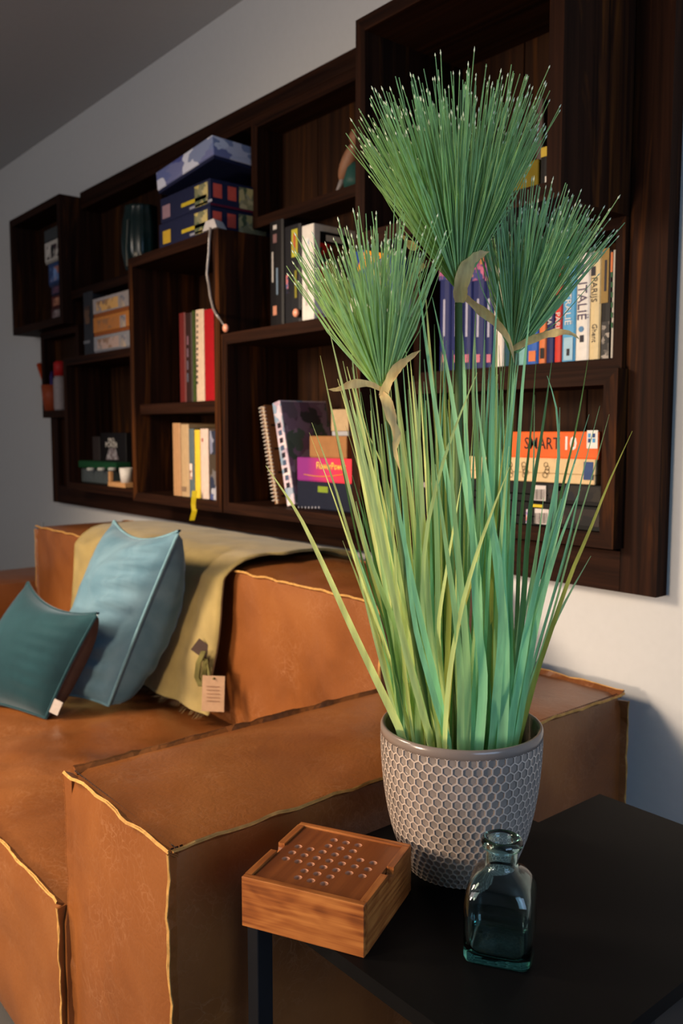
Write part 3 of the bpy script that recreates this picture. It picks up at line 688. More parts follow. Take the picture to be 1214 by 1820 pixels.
# --- stack on the lower left cubby
zq = 1.3865; yq = YF - .055
def zq_(y): return Z(197, y, yq)
xq0, xq1 = X(166, 580, yq), X(231, 560, yq)
cols = [((168, 160, 160), (206, 160, 96)), ((196, 126, 62), (170, 110, 60)), ((150, 150, 156), (176, 150, 140))]
zz0 = zq; hh = (1.62 - zq) / 3.2
for k in (2, 1, 0):
    g = gamebox(['orange framed game box on top of the stack by the dark upright box', 'amber game box in the middle of the stack by the dark upright box', 'grey white game box at the bottom of the stack by the dark upright box'][k], xq0, xq1, yq, YB - .004, zz0, zz0 + hh - .0004, pap('stack_lid_%d' % k, *cols[k][0]), pap('stack_tray_%d' % k, *(150, 84, 40) if k != 2 else (120, 120, 130)), 'stacked games on the lower left cubby', split=.8)
    quad('printed_panel', ((xq0 + xq1) / 2 - .03, yq, zz0 + hh * .55), XP, ZP, (xq1 - xq0) * .6, hh * .55, art('stack_art_%d' % k, [cols[k][1], cols[k][0], (130, 96, 70), cols[k][1]], 16), g)
    quad('printed_panel', (xq1 - .06, yq, zz0 + hh * .5), XP, ZP, .05, hh * .6, art('stack_art_b%d' % k, [(160, 150, 150), (90, 100, 120), (180, 160, 140)], 30), g)
    zz0 += hh
db = book('tall charcoal boxed book standing left of the amber games', X(147, 560, yq), X(164, 560, yq), zq, Z(155, 519, yq) - zq, yq, .12, pap('charcoal_box', 44, 46, 52))
quad('photo_strip', at_y(155, 560, yq), XP, ZP, .05, .07, art('brown_art', [(60, 44, 38), (36, 34, 40), (90, 66, 50)], 20), db, lift=.001)
quad('title_print', at_y(155, 608, yq), XP, ZP, .06, .012, pap('grey_title', 110, 112, 118), db, lift=.001)

# --- lower left cubby contents
zL = .847 + TB + .0005; yL = 1.46
pk = gamebox('black card game box reading PRO POKER standing at the back', X(179, 800, yL + .04), X(224, 800, yL + .04), yL + .04, YB - .004, zL, Z(200, 769, yL + .04), BLACK, BLACK, split=.98)
lettering(pk, 'PRO', at_y(198, 783, yL + .04), XP, ZP, .026, WHITE, sx=1.2); lettering(pk, 'POKER', at_y(198, 791, yL + .04), XP, ZP, .030, WHITE, sx=1.2)
mk('printed_triangle', [at_y(188, 817, yL + .0385), at_y(211, 817, yL + .0385), at_y(205, 796, yL + .0385), at_y(194, 796, yL + .0385)], [(0, 1, 2, 3)], art('chip_print', [(120, 116, 120), (70, 50, 54), (150, 146, 150)], 40), pk)
pkb = gamebox('slim grey box standing left of the black poker box', X(161, 800, yL + .05), X(177, 800, yL + .05), yL + .05, YB - .004, zL, Z(168, 776, yL + .05), pap('ash_card', 52, 46, 46), pap('ash_card_b', 48, 42, 42), split=.98)
yc = 1.435
xc0, xc1 = X(144, 845, yc), X(196, 845, yc)
cs = thing('poker_chip_case', 'dark grey clear case with a green felt lid in front of the poker box', 'case', ((xc0 + xc1) / 2, yc + .04, zL))
box('case_body', (xc0, xc1, yc, yc + .055, zL, Z(170, 833, yc)), plain('smoky_plastic', (0.045, 0.055, 0.055, 1), .2, .6), cs, bev=.006)
box('green_lid', (xc0 - .012, xc1 + .06, yc - .006, yc + .06, Z(170, 833, yc), Z(170, 820, yc)), pap('green_felt', 16, 62, 36, .9), cs, bev=.004)
for px in (165, 184, 203): lathe('chip', [(.012, 0), (.016, .002), (.016, .010), (.012, .012)], (X(px, 832, yc - .008), yc - .016, Z(px, 836, yc)), pap('pale_chip_%d' % px, 176, 178, 172), cs, n=12)
xd0, xd1 = X(196, 860, yc - .02), X(226, 860, yc - .02)
sd = thing('wooden_card_stand', 'small pale wooden stand with a white cup holder beside the chip case', 'stand', ((xd0 + xd1) / 2, yc, zL))
LW = pap('pale_wood', 200, 150, 100)
box('base', (xd0, xd1, yc - .03, yc + .03, zL, Z(210, 857, yc - .02)), LW, sd, bev=.002)
box('post', (xd0, xd0 + .016, yc - .028, yc - .014, Z(210, 857, yc - .02), Z(210, 839, yc - .02)), LW, sd, bev=.002)
lathe('cup', [(.020, 0), (.026, .055), (.023, .055), (.018, .004)], (xd1 - .03, yc - .008, Z(210, 857, yc - .02)), WHITE, sd, n=20)

# --- far left protruding cube: stack of games
yB1 = YF - .045; zB1 = 1.533 + TB + .0005
xe = -3.497 - TB - .004
spec = [(.055, (66, 30, 30), 'dark red game box at the bottom of the stack in the far left cube'), (.052, (84, 34, 30), 'dark game box with small pale figures in the far left cube'), (.044, (44, 44, 70), 'thin navy and red game box in the far left cube'), (.098, (44, 66, 110), 'thick blue game box in the middle of the far left cube'), (.092, (190, 184, 176), 'white edged game box with a black picture in the far left cube'), (.055, (60, 64, 66), 'flat grey case on top of the stack in the far left cube')]
z0 = zB1
for k, (h, c, lbl) in enumerate(spec):
    x0 = xe - (.20, .20, .19, .225, .25, .26)[k]
    g = gamebox(lbl, x0, xe - .002, yB1 + .004 * (k % 2), D - .012, z0, z0 + h - .0005, pap('cube_lid_%d' % k, *c), pap('cube_tray_%d' % k, *[int(q * .8) for q in c]), 'stacked games in the far left cube', split=.9)
    if k in (0, 1, 2, 3, 4):
        quad('printed_panel', ((x0 + xe) / 2, yB1 + .004 * (k % 2), z0 + h * .5), XP, ZP, (xe - x0) * .8, h * .6, art('cube_art_%d' % k, [c, [(150, 140, 140), (190, 130, 100), (110, 60, 70), (110, 140, 190), (16, 14, 18)][k], [(90, 30, 30), (60, 20, 20), (50, 50, 90), (150, 100, 90), (50, 30, 40)][k]], 18), g)
    z0 += h
# --- orange cup cubby
zO = 1.150 + TB + .0005; yO = 1.50
P = at_y(95, 735, yO)
oc = thing('orange_cup', 'orange clay cup with brushes in the small cubby below the far left cube', 'cup', (P.x, yO, zO))
TER = pap('terracotta', 150, 66, 36)
lathe('cup_body', [(.038, 0), (.046, .06), (.050, .115), (.046, .115), (.036, .01)], (P.x, yO, zO), TER, oc, n=24)
tube('brush_handle', [(P.x - .01, yO, zO + .03), (P.x - .125, yO - .01, zO + .215)], [.010, .014], pap('orange_handle', 190, 66, 24), oc, n=8)
tube('brush_handle', [(P.x + .0, yO + .01, zO + .03), (P.x - .05, yO + .012, zO + .20)], [.010, .013], pap('violet_handle', 62, 50, 104), oc, n=8)
P = at_y(107, 690, yO)
rb = thing('red_spray_can', 'small red and white can standing beside the orange cup', 'can', (P.x + .02, yO - .004, zO))
lathe('can_body', [(.030, 0), (.032, .01), (.032, .135), (.026, .15)], (P.x + .02, yO - .004, zO), pap('can_white', 150, 140, 140), rb, n=20)
lathe('can_cap', [(.029, .150), (.029, .205), (.02, .215)], (P.x + .02, yO - .004, zO), pap('can_red', 170, 30, 30), rb, n=20)

# --- upper middle recess: small bird, top right cube contents
zU = 1.698 + TB + .0005; yU = 1.535
P = at_y(622, 318, yU)
bd = thing('wooden_bird', 'small brown wooden bird figurine with a pale beak in the upper recess', 'figurine', (P.x, yU, zU))
BRN = plain('bird_brown', lin(120, 82, 58), .6); TEAL = pap('bird_teal', 34, 70, 66)
def ellips(name, c, r, rot, mat, parent, nu=14, nv=10):
    v, f = [], []
    for i in range(nv + 1):
        t = math.pi * i / nv
        for k in range(nu):
            a = 2 * math.pi * k / nu
            v.append(Vector(c) + rot @ Vector((r[0] * math.sin(t) * math.cos(a), r[1] * math.sin(t) * math.sin(a), r[2] * math.cos(t))))
    for i in range(nv):
        for k in range(nu): f.append((i * nu + k, i * nu + (k + 1) % nu, (i + 1) * nu + (k + 1) % nu, (i + 1) * nu + k))
    return mk(name, v, f, mat, parent, smooth=True)
c0 = at_y(621, 287, yU)
ellips('body', c0, (.022, .022, .058), Matrix.Rotation(math.radians(38), 3, 'Y'), BRN, bd)
ellips('head', c0 + Vector((.03, 0, .055)), (.022, .02, .022), Matrix.Identity(3), BRN, bd)
tube('beak', [c0 + Vector((.045, -.004, .055)), c0 + Vector((.075, -.008, .047))], [.008, .001], pap('beak_pale', 190, 170, 140), bd, n=8)
tube('tail', [c0 + Vector((-.025, 0, -.04)), c0 + Vector((-.055, -.004, -.075))], [.010, .002], pap('tail_grey', 130, 124, 124), bd, n=8)
lathe('perch', [(.034, 0), (.036, .02), (.026, .052), (.012, .066)], (c0.x + .03, yU, zU), TEAL, bd, n=16)
zT = 1.494 + TB + .0005; yT = 1.40
ol = gamebox('olive cloth box inside the top right cube', X(905, 310, yT + .02), X(957, 310, yT + .02), yT + .02, YB - .005, zT, Z(940, 287, yT + .02), pap('olive_cloth', 118, 104, 34, .9), pap('olive_cloth_b', 110, 96, 30, .9), name='olive_box', cat='box', split=.97)
bk = book('black book with yellow marks at the right of the top right cube', X(959, 310, yT), X(976, 310, yT), zT, Z(968, 262, yT) - zT, yT, .16, BLACK)
quad('title_print', at_y(968, 270, yT), XP, ZP, .016, .018, pap('yellow_marks', 200, 170, 60), bk, lift=.001); quad('foot_label', at_y(971, 321, yT), XP, ZP, .005, .016, WHITE, bk, lift=.001)
gk = book('tall grey brown folder behind the black book in the top right cube', X(955, 250, YB - .03), X(966, 250, YB - .03), zT, .275, yT + .165, .03, pap('grey_brown_cover', 92, 80, 76))

# --- string of micro lights hung over the tall cubby
yS = YF - .166
P = at_y(374, 404, yS)
fl = thing('micro_light_string', 'clear string of copper micro lights with a white clip hung over the cubby edge', 'string lights', (P.x, yS, 1.667))
cp = at_y(376, 401, yS)
mk('clip', [(cp.x - .045, yS - .004, 1.6675), (cp.x + .035, yS - .004, 1.6675), (cp.x + .02, yS + .04, 1.6675), (cp.x - .03, yS + .04, 1.6675), (cp.x - .022, yS - .006, 1.693), (cp.x + .022, yS - .006, 1.693), (cp.x + .012, yS + .03, 1.690), (cp.x - .015, yS + .03, 1.690)], BF, pap('clip_white', 190, 184, 184), fl)
tube('cord', [at_y(*q, yS - .006) for q in ((374, 404), (372, 425), (371, 450), (369, 470), (368, 488), (371, 505), (374, 528), (379, 548), (384, 558), (390, 566))], .0042, plain('clear_cord', (.2, .17, .155, 1), .2, .7), fl, n=6)
COP = plain('copper_bulb', lin(226, 150, 120), .3, .6)
o = at_y(401, 583, yS - .006); ellips('bulb', o, (.012, .008, .012), Matrix.Identity(3), COP, fl, 10, 6)
tube('cord_tail', [at_y(390, 566, yS - .006), at_y(396, 575, yS - .006), o], .003, bpy.data.materials['clear_cord'], fl, n=5)
ellips('bulb', at_y(526, 556, yv - .01), (.012, .008, .012), Matrix.Identity(3), COP, fl, 10, 6)

# ------------------------------------------------------------------ sofa
def fbm(p, sc_, seed): return noise.fractal(Vector((p[0] * sc_ + seed, p[1] * sc_ - seed * 2, p[2] * sc_ + 3)), 1.0, 2.0, 3)
def leather_block(name, b, parent, mat, bulge=.02, res=.028, wr=.006, seed=0.0, corner=.012):
    x0, x1, y0, y1, z0, z1 = b
    lo, hi = Vector((x0, y0, z0)), Vector((x1, y1, z1)); sz = hi - lo
    idx, v, f = {}, [], []
    def vert(u):
        key = tuple(round(c, 5) for c in u)
        if key in idx: return idx[key]
        p = Vector((lo[i] + sz[i] * u[i] for i in range(3)))
        s = Vector((2 * c - 1 for c in u))
        off = Vector()
        for i in range(3):
            if abs(abs(s[i]) - 1) < 1e-6:
                j, k = (i + 1) % 3, (i + 2) % 3
                e = (1 - s[j] ** 4) * (1 - s[k] ** 4)
                d = math.copysign(1, s[i])
                amt = bulge * (1 - s[j] ** 2) ** .6 * (1 - s[k] ** 2) ** .6 + wr * e * (fbm(p, 6, seed) + .5 * fbm(p, 15, seed + 5))
                off[i] += d * amt
        # slightly soft corners
        e = sum(1 for c in s if abs(abs(c) - 1) < 1e-6)
        if e == 3: off -= Vector((math.copysign(corner * .5, c) for c in s))
        idx[key] = len(v); v.append(p + off); return idx[key]
    for i in range(3):
        j, k = (i + 1) % 3, (i + 2) % 3
        nj, nk = max(3, int(sz[j] / res)), max(3, int(sz[k] / res))
        for side in (0, 1):
            for a in range(nj):
                for c in range(nk):
                    q = []
                    for da, dc in ((0, 0), (1, 0), (1, 1), (0, 1)):
                        u = [0, 0, 0]; u[i] = side; u[j] = (a + da) / nj; u[k] = (c + dc) / nk; q.append(vert(u))
                    f.append(tuple(q if side else q[::-1]))
    o = mk(name, v, f, mat, parent, smooth=True)
    try: o.data.set_sharp_from_angle(angle=math.radians(50))
    except Exception: pass
    return o
STITCH = plain('shadow_dark_thread', (0.03, 0.010, 0.004, 1), 0.8)  # dark stitches also stand in for the shadow band behind the seam lip
def flange(parent, a, b, out, width=.010, th=.0017, wave=.0016, seed=0.0, mat=None, side=None, n=None, bow=None, raw=None, stitch=None):
    """sewn raw-edge seam: two leather lips standing off along an edge, ochre cut edge"""
    a, b, out = Vector(a), Vector(b), Vector(out).normalized()
    L = (b - a).length; n = n or max(8, int(L / .016)); t = (b - a).normalized(); nrm = t.cross(out).normalized()
    v, f, ve, fe = [], [], [], []
    for lip in (-1, 1):
        base, be = len(v), len(ve)
        for i in range(n + 1):
            s = i / n; p = a.lerp(b, s)
            if bow: p = p + Vector(bow) * (4 * s * (1 - s))
            w1 = wave * fbm(p, 22, seed + 1) * 2.2 + wave * .6 * math.sin(s * L * 60 + seed)
            w2 = wave * fbm(p, 35, seed + 9) * 1.5
            wd = width + w2 + .0018 * lip * fbm(p, 30, seed + 4)
            c = p + nrm * (w1 * 1.0)
            o1 = nrm * (lip * (th * .62)); o2 = nrm * (th * .5)
            bs = p - out * .006; tp = c + out * wd
            v += [bs + o1 - o2, bs + o1 + o2, tp + o1 + o2, tp + o1 - o2]
            k = .0003; e0 = tp - out * .0010
            ve += [e0 + o1 - o2 - nrm * k, e0 + o1 + o2 + nrm * k, tp + out * .0008 + o1 + o2 + nrm * k, tp + out * .0008 + o1 - o2 - nrm * k]
        for i in range(n):
            for q in range(4):
                f.append((base + 4 * i + q, base + 4 * i + (q + 1) % 4, base + 4 * i + 4 + (q + 1) % 4, base + 4 * i + 4 + q))
                fe.append((be + 4 * i + q, be + 4 * i + (q + 1) % 4, be + 4 * i + 4 + (q + 1) % 4, be + 4 * i + 4 + q))
        for ff_, bb in ((f, base), (fe, be)):
            ff_.append((bb + 3, bb + 2, bb + 1, bb)); ff_.append((bb + 4 * n, bb + 4 * n + 1, bb + 4 * n + 2, bb + 4 * n + 3))
    o = mk('seam_flange', v, f, mat or LEA, parent)
    mk('raw_edge', ve, fe, raw or RAW, o)
    if stitch:
        sv, sf, st = [], [], Vector(stitch); k = 0.0
        while k < L - .006:
            p = a + t * k + st; q = p + t * .0042; dn = nrm * .0006; du = st.cross(t).normalized() * .0006
            b0 = len(sv); sv += [p - dn - du, p + dn - du, p + dn + du, p - dn + du, q - dn - du, q + dn - du, q + dn + du, q - dn + du]
            sf += [tuple(b0 + c for c in ff) for ff in BF]; k += .0062
        so_ = mk('stitching_shade', sv, sf, STITCH, o); so_['kind'] = 'stuff'
    return o
sofa = thing('leather_sofa', 'cognac brown leather block sofa with raw-edge seams along the wall', 'sofa', (-2.2, .98, 0))
A = (-1.241, -.918, .492, 1.488, .012, .563)
leather_block('armrest', A, sofa, LEA, bulge=.010, wr=.008, seed=1.3)
leather_block('seat_cushion', (-3.125, -1.247, .482, 1.16, .012, .347), sofa, LEAS, bulge=.016, wr=.014, seed=4.1)
leather_block('backrest', (-3.125, -1.250, 1.145, 1.478, .012, .737), sofa, LEA, bulge=.020, wr=.010, seed=7.7)
leather_block('armrest', (-3.47, -3.132, .492, 1.488, .012, .535), sofa, LEA, bulge=.012, wr=.006, seed=9.9)
x0, x1, y0, y1, z0, z1 = A
flange(sofa, (x0, y0, z1), (x1 + .006, y0, z1 - .002), (0, -.75, .55), .0095, seed=1, stitch=(0, .0085, .0012))
flange(sofa, (x1, y0 - .004, z1 - .002), (x1, y1, z1), (.75, 0, .55), .009, seed=2, stitch=(-.0085, 0, .0012))
flange(sofa, (x0, y0 + .01, z1), (x0, y1, z1), (-.75, 0, .6), .008, seed=3, wave=.0018, raw=LEA)
flange(sofa, (x0 + .004, y0, z1 - .004), (x0 + .004, y0, z0), (-1, -.15, 0), .015, seed=4, wave=.0014, raw=LEA)
flange(sofa, (x1, y0, z1 + .001), (x1, y0, z0), (.40, -.9, 0), .011, seed=5, wave=.0026, stitch=(-.008, -.0012, 0))
flange(sofa, (x0, y1, z1), (x1, y1, z1), (0, .6, .7), .011, seed=6)
flange(sofa, (x1, y1, z1 - .01), (x1, y1, z0), (.9, .45, 0), .013, seed=7, wave=.002)
# seat: top front seam, front corner seam; backrest: top seams and corner
flange(sofa, (-3.12, .482, .347), (-1.262, .482, .347), (0, -.75, .55), .009, seed=8)
flange(sofa, (-1.258, .482, .346), (-1.256, .482, .012), (.3, -.9, 0), .010, seed=9)
flange(sofa, (-3.12, 1.145, .737), (-1.262, 1.145, .737), (0, -.8, .5), .0075, seed=10, wave=.0012)
flange(sofa, (-3.125, 1.145, .73), (-3.125, 1.145, .35), (-.7, -.7, 0), .008, seed=11, wave=.0012)
flange(sofa, (-3.12, 1.478, .737), (-1.262, 1.478, .737), (0, .7, .6), .008, seed=12, wave=.0014)
flange(sofa, (-1.252, 1.145, .73), (-1.252, 1.145, .56), (.4, -.9, 0), .007, seed=13, wave=.0014)

# ------------------------------------------------------------------ blanket over the backrest
def bl_path(s):
    """s 0..1 from the rear of the backrest over the top, down its front to the seat: (y, z)"""
    P_ = [(1.485, .60), (1.490, .70), (1.480, .755), (1.40, .768), (1.30, .772), (1.20, .768), (1.150, .756), (1.120, .725), (1.108, .66), (1.100, .58), (1.094, .52), (1.088, .46), (1.082, .41), (1.078, .388)]
    q = s * (len(P_) - 1); i = min(int(q), len(P_) - 2); t = q - i
    return P_[i][0] * (1 - t) + P_[i + 1][0] * t, P_[i][1] * (1 - t) + P_[i + 1][1] * t
bl = thing('throw_blanket', 'olive mustard wool throw draped over the sofa backrest', 'blanket', (-2.1, 1.1, .37))
nu, nv = 44, 72
def bl_pt(i, j, d=0.0):
    u, s = i / nu, j / nv
    xr = -1.70 + .02 * math.sin(s * 9) - .10 * max(0, s - .42) - .02 * (s > .5)  # right hem
    xr = -1.765 + (.03 if s < .35 else 0) - .055 * max(0, (s - .45)) + .008 * math.sin(s * 21)
    xl = -2.72 + .10 * s
    x = xl + (xr - xl) * u
    y, z = bl_path(s)
    fold = .010 * math.sin(u * 17 + 2 * s) * (.3 + s) + .006 * fbm((x, s, 0), 5, 2)
    if s > .45: y -= abs(fold) + .004 + .012 * (fbm((x, 0, 0), 6, 4) + .5) * (s - .4)
    else: z += abs(fold) * .6 + .003
    return Vector((x, y - (d if s > .45 else 0), z + (d if s <= .45 else 0)))
v, f = [], []
for d in (0.0, .006):
    for i in range(nu + 1):
        for j in range(nv + 1): v.append(bl_pt(i, j, d))
N1 = (nu + 1) * (nv + 1)
for i in range(nu):
    for j in range(nv):
        q = (i * (nv + 1) + j, (i + 1) * (nv + 1) + j, (i + 1) * (nv + 1) + j + 1, i * (nv + 1) + j + 1)
        f.append(q[::-1]); f.append(tuple(N1 + k for k in q))
for j in range(nv):
    for i in (0, nu):
        a, c = i * (nv + 1) + j, i * (nv + 1) + j + 1; f.append((a, c, N1 + c, N1 + a))
for i in range(nu):
    for j in (0, nv):
        a, c = i * (nv + 1) + j, (i + 1) * (nv + 1) + j; f.append((a, c, N1 + c, N1 + a))
mk('blanket_cloth', v, f, BLANK, bl, smooth=True)
v, f = [], []
for k in range(240):
    i = random.uniform(0, nu); p = bl_pt(i, nv, .003); p.z -= .002
    d = Vector((random.uniform(-.012, .012), random.uniform(-.03, -.012), random.uniform(-.012, .002)))
    w = Vector((.0012, 0, .0006)); b0 = len(v)
    v += [p - w, p + w, p + d * .6 + w, p + d * .6 - w, p + d]
    f += [(b0, b0 + 1, b0 + 2, b0 + 3), (b0 + 3, b0 + 2, b0 + 4)]
fr = mk('fringe', v, f, BLANK, bl); fr['kind'] = 'stuff'
# the label and tag tied to the hem
hb = bl_pt(nu, int(nv * .76), .01)
P = at_y(358, 1153, hb.y - .012)
DKB = plain('dark_leather_patch', (0.06, .032, .022, 1), .6)
xd = (RT * .8 + ZP * -.5).normalized(); yd = (ZP * .85 + RT * .5).normalized()
quad('leather_patch', P, RT * .8 - ZP * .6, ZP * .8 + RT * .6, .04, .035, DKB, bl, thick=.002)
YARN = plain('olive_yarn', (.10, .085, .02, 1), .9)
for k in range(5):
    o_ = .004 * k
    tube('yarn_loop', [at_y(q[0] + (k - 2) * 1.6, q[1], P.y - .006 - o_ * .3) for q in ((362, 1158), (353, 1178), (350, 1203), (356, 1218), (363, 1200), (366, 1172), (370, 1190 + 4 * k), (378, 1206))], .0028, YARN, bl, n=5)
tg = at_y(379, 1233, P.y - .012)
tagc = quad('card_tag', tg, RT + ZP * -.04, ZP + RT * .04, .054, .088, pap('cream_tag', 196, 160, 128, .8), bl, thick=.0015)
for k in range(5): quad('tag_print', tg + ZP * (.018 - .009 * k) - FH * .0012, RT + ZP * -.04, ZP + RT * .04, .032, .0018, pap('tag_ink', 150, 112, 86) if k == 0 else bpy.data.materials['tag_ink'], bl, lift=.0006)

# ------------------------------------------------------------------ cushions
def cushion(name, label, TL, TR, BL, BR, thick, matf, matb, pipe, seed=0, ears=.10, wr=.004, n=40, wfreq=7, tb=None, tear=None):
    TL, TR, BL, BR = map(Vector, (TL, TR, BL, BR)); c = (TL + TR + BL + BR) / 4
    r = thing(name, label, 'cushion', (c.x, c.y, min(BL.z, BR.z)))
    nrm = (TR - TL).cross(TL - BL).normalized()
    if nrm.dot(CAM - c) < 0: nrm = -nrm
    def P(u, w, sgn):
        a, b = 2 * u - 1, 2 * w - 1
        # sides drawn in between the corners
        ua = .5 + .5 * a * (1 - ears * (1 - b * b)); wa = .5 + .5 * b * (1 - (tear if (tear and b < 0) else ears) * (1 - a * a))
        p = TL.lerp(TR, ua).lerp(BL.lerp(BR, ua), wa)
        h = (thick * .5 if sgn >= 0 else (tb or thick * .5)) * ((1 - abs(a) ** 2.6) * (1 - abs(b) ** 2.6)) ** (.55 if sgn >= 0 else .42)
        rad = max(abs(a), abs(b))
        wrk = wr * (1 - rad ** 3) * (fbm(p, wfreq, seed + sgn) + 1.1 * (1 if sgn > 0 else .12) * max(0, a) * math.sin(26 * b + 3 * a + seed + 2 * fbm(p, 5, seed)))
        return p + nrm * (sgn * (h + wrk * (rad < .995)))
    for sgn, mat, nm in ((1, matf, 'front_cover'), (-1, matb, 'back_cover')):
        v = [P(i / n, j / n, sgn) for i in range(n + 1) for j in range(n + 1)]
        f = []
        for i in range(n):
            for j in range(n):
                q = (i * (n + 1) + j, (i + 1) * (n + 1) + j, (i + 1) * (n + 1) + j + 1, i * (n + 1) + j + 1)
                f.append(q if sgn > 0 else q[::-1])
        o = mk(nm, v, f, mat, r, smooth=True)
    ring = [P(i / n, 0, 0) for i in range(n)] + [P(1, j / n, 0) for j in range(n)] + [P(1 - i / n, 1, 0) for i in range(n)] + [P(0, 1 - j / n, 0) for j in range(n + 1)]
    tube('piping', ring, .0042, pipe, r, n=6, cap=False)
    return r, P, nrm
cushion('blue_cushion', 'large light blue velvet cushion leaning on the throw and backrest', at_y(203, 926, 1.06), at_y(319, 943, 1.0), at_z(95, 1235, .40), at_z(193, 1254, .385), .15, VEL1, VEL1, PIPE, 1.5, ears=.04, wr=.020, tb=.135, tear=.16)
r, Pf, nn = cushion('teal_cushion', 'small dark teal velvet cushion with a taupe back in front of the blue one', at_y(50, 1035, .84), at_y(174, 1090, .83), at_z(-62, 1240, .375), at_z(82, 1276, .365), .13, VEL2, TAUPE, VEL2, 3.2, ears=.05, wr=.003, tb=.085, tear=.22)
p0, p1 = Pf(1.0, .80, 0), Pf(1.0, .93, 0)
dv = (p1 - p0); sd_ = dv.cross(FH).normalized(); 
if sd_.dot(RT) < 0: sd_ = -sd_
nf = -FH * .01 + RT * .006
v = [p0 + nf - sd_ * .002, p0 + nf + sd_ * .020, p1 + nf + sd_ * .020, p1 + nf - sd_ * .002]; v = [q - nf.normalized() * .0012 for q in v] + v
mk('sewn_tag', v, BF, pap('tag_white', 216, 206, 196), r)

# ------------------------------------------------------------------ nested side tables
def table(name, label, x0, x1, y0, y1, zt, th, leg, group=None):
    r = thing(name, label, 'side table', ((x0 + x1) / 2, (y0 + y1) / 2, 0), None, group)
    box('tabletop', (x0, x1, y0, y1, zt - th, zt), BLK, r)
    for a, b in ((x0 + .004, y0 + .004), (x1 - leg - .004, y0 + .004), (x0 + .004, y1 - leg - .004), (x1 - leg - .004, y1 - leg - .004)):
        box('leg', (a, a + leg, b, b + leg, 0.002, zt - th - .0002), BLKM, r, bev=.001)
    return r
T1 = table('nesting_table', 'black square side table carrying the plant pot, wooden box and bottle', -.866, -.414, .560, .982, .520, .017, .023)
T2 = table('nesting_table', 'lower black nesting table pushed half under the taller table', -.760, -.446, .79, 1.176, .500, .015, .020)

# ------------------------------------------------------------------ wooden solitaire box
ang = math.radians(26.2)
bxc = Vector((-.7535, .6095, .5202))
bx = thing('solitaire_box', 'polished brown wooden box with a peg-hole solitaire lid on the table corner', 'box', bxc, Matrix.Rotation(ang, 3, 'Z'))
S = .0755; H = .0590; tw = .0085
def wallpoly(notch):
    p = [(-S, 0), (S, 0), (S, H)]
    if notch:
        cx_ = .004; r = .0095
        p += [(cx_ + r, H), (cx_ + r, H - .006)] + [(cx_ + r * math.cos(a), H - .006 - r * .75 * math.sin(a)) for a in [math.pi * k / 8 for k in range(1, 8)]] + [(cx_ - r, H - .006), (cx_ - r, H)]
    p += [(-S, H)]; return p
def wall_x(name, y0_, y1_, mat):
    box(name, (-S, S, y0_, y1_, 0, H), mat, bx, bev=.0008, world=False)
wall_x('front_wall', -S, -S + tw, BXW); wall_x('rear_wall', S - tw, S, BXW)
for sgn in (-1, 1):
    poly = [(q[0] * (S - tw) / S if abs(q[0]) > S - 1e-6 else q[0], q[1]) for q in wallpoly(True)]
    xa_, xb2 = (S - tw, S) if sgn > 0 else (-S, -S + tw)
    n_ = len(poly); v = [(xa_, q[0], q[1]) for q in poly] + [(xb2, q[0], q[1]) for q in poly]
    f = [tuple(range(n_ - 1, -1, -1)), tuple(range(n_, 2 * n_))] + [(i, (i + 1) % n_, (i + 1) % n_ + n_, i + n_) for i in range(n_)]
    o = mk('side_wall', v, f, BXY, bx, world=False)
    bm = bmesh.new(); bm.from_mesh(o.data); bmesh.ops.recalc_face_normals(bm, faces=bm.faces); bm.to_mesh(o.data); bm.free()
box('floor_board', (-S + tw, S - tw, -S + tw, S - tw, .001, .006), BXW, bx, world=False)
# lid: solitaire grid 7 x 7 cells, 33 bowls
ls = S - tw - .0008; zl_ = H - .0022; pitch = .0164; half = 3.5 * pitch
v, f, mi = [], [], []; vh, fh = [], []
def qd(p): 
    b0 = len(v); v.extend(p); f.append(tuple(range(b0, b0 + len(p))))
nc = 16; rh = .0049
for i in range(7):
    for j in range(7):
        cx_, cy_ = (i - 3) * pitch - .001, (j - 3) * pitch + .001
        hole = (2 <= i <= 4) or (2 <= j <= 4)
        h2 = pitch / 2
        if not hole:
            qd([(cx_ - h2, cy_ - h2, zl_), (cx_ + h2, cy_ - h2, zl_), (cx_ + h2, cy_ + h2, zl_), (cx_ - h2, cy_ + h2, zl_)]); continue
        sq, ci = [], []
        for k in range(nc):
            a = 2 * math.pi * k / nc + math.pi / nc * 0; c_, s_ = math.cos(a), math.sin(a); m_ = max(abs(c_), abs(s_))
            sq.append((cx_ + h2 * c_ / m_, cy_ + h2 * s_ / m_, zl_)); ci.append((cx_ + rh * c_, cy_ + rh * s_, zl_))
        for k in range(nc): qd([sq[k], sq[(k + 1) % nc], ci[(k + 1) % nc], ci[k]])
        b0 = len(vh)
        for q, dz in ((1, 0), (.9, -.0016), (.6, -.0030)):
            vh += [(cx_ + rh * q * math.cos(2 * math.pi * k / nc), cy_ + rh * q * math.sin(2 * math.pi * k / nc), zl_ + dz) for k in range(nc)]
        for t in range(2):
            for k in range(nc): fh.append((b0 + t * nc + k, b0 + t * nc + (k + 1) % nc, b0 + (t + 1) * nc + (k + 1) % nc, b0 + (t + 1) * nc + k))
        fh.append(tuple(b0 + 2 * nc + k for k in range(nc)))
a0, a1, b0_, b1_ = -half - .001, half - .001, -half + .001, half + .001
for p in ([(-ls, -ls), (ls, -ls), (a1, b0_), (a0, b0_)], [(ls, -ls), (ls, ls), (a1, b1_), (a1, b0_)], [(ls, ls), (-ls, ls), (a0, b1_), (a1, b1_)], [(-ls, ls), (-ls, -ls), (a0, b0_), (a0, b1_)]):
    qd([(x, y, zl_) for x, y in p])
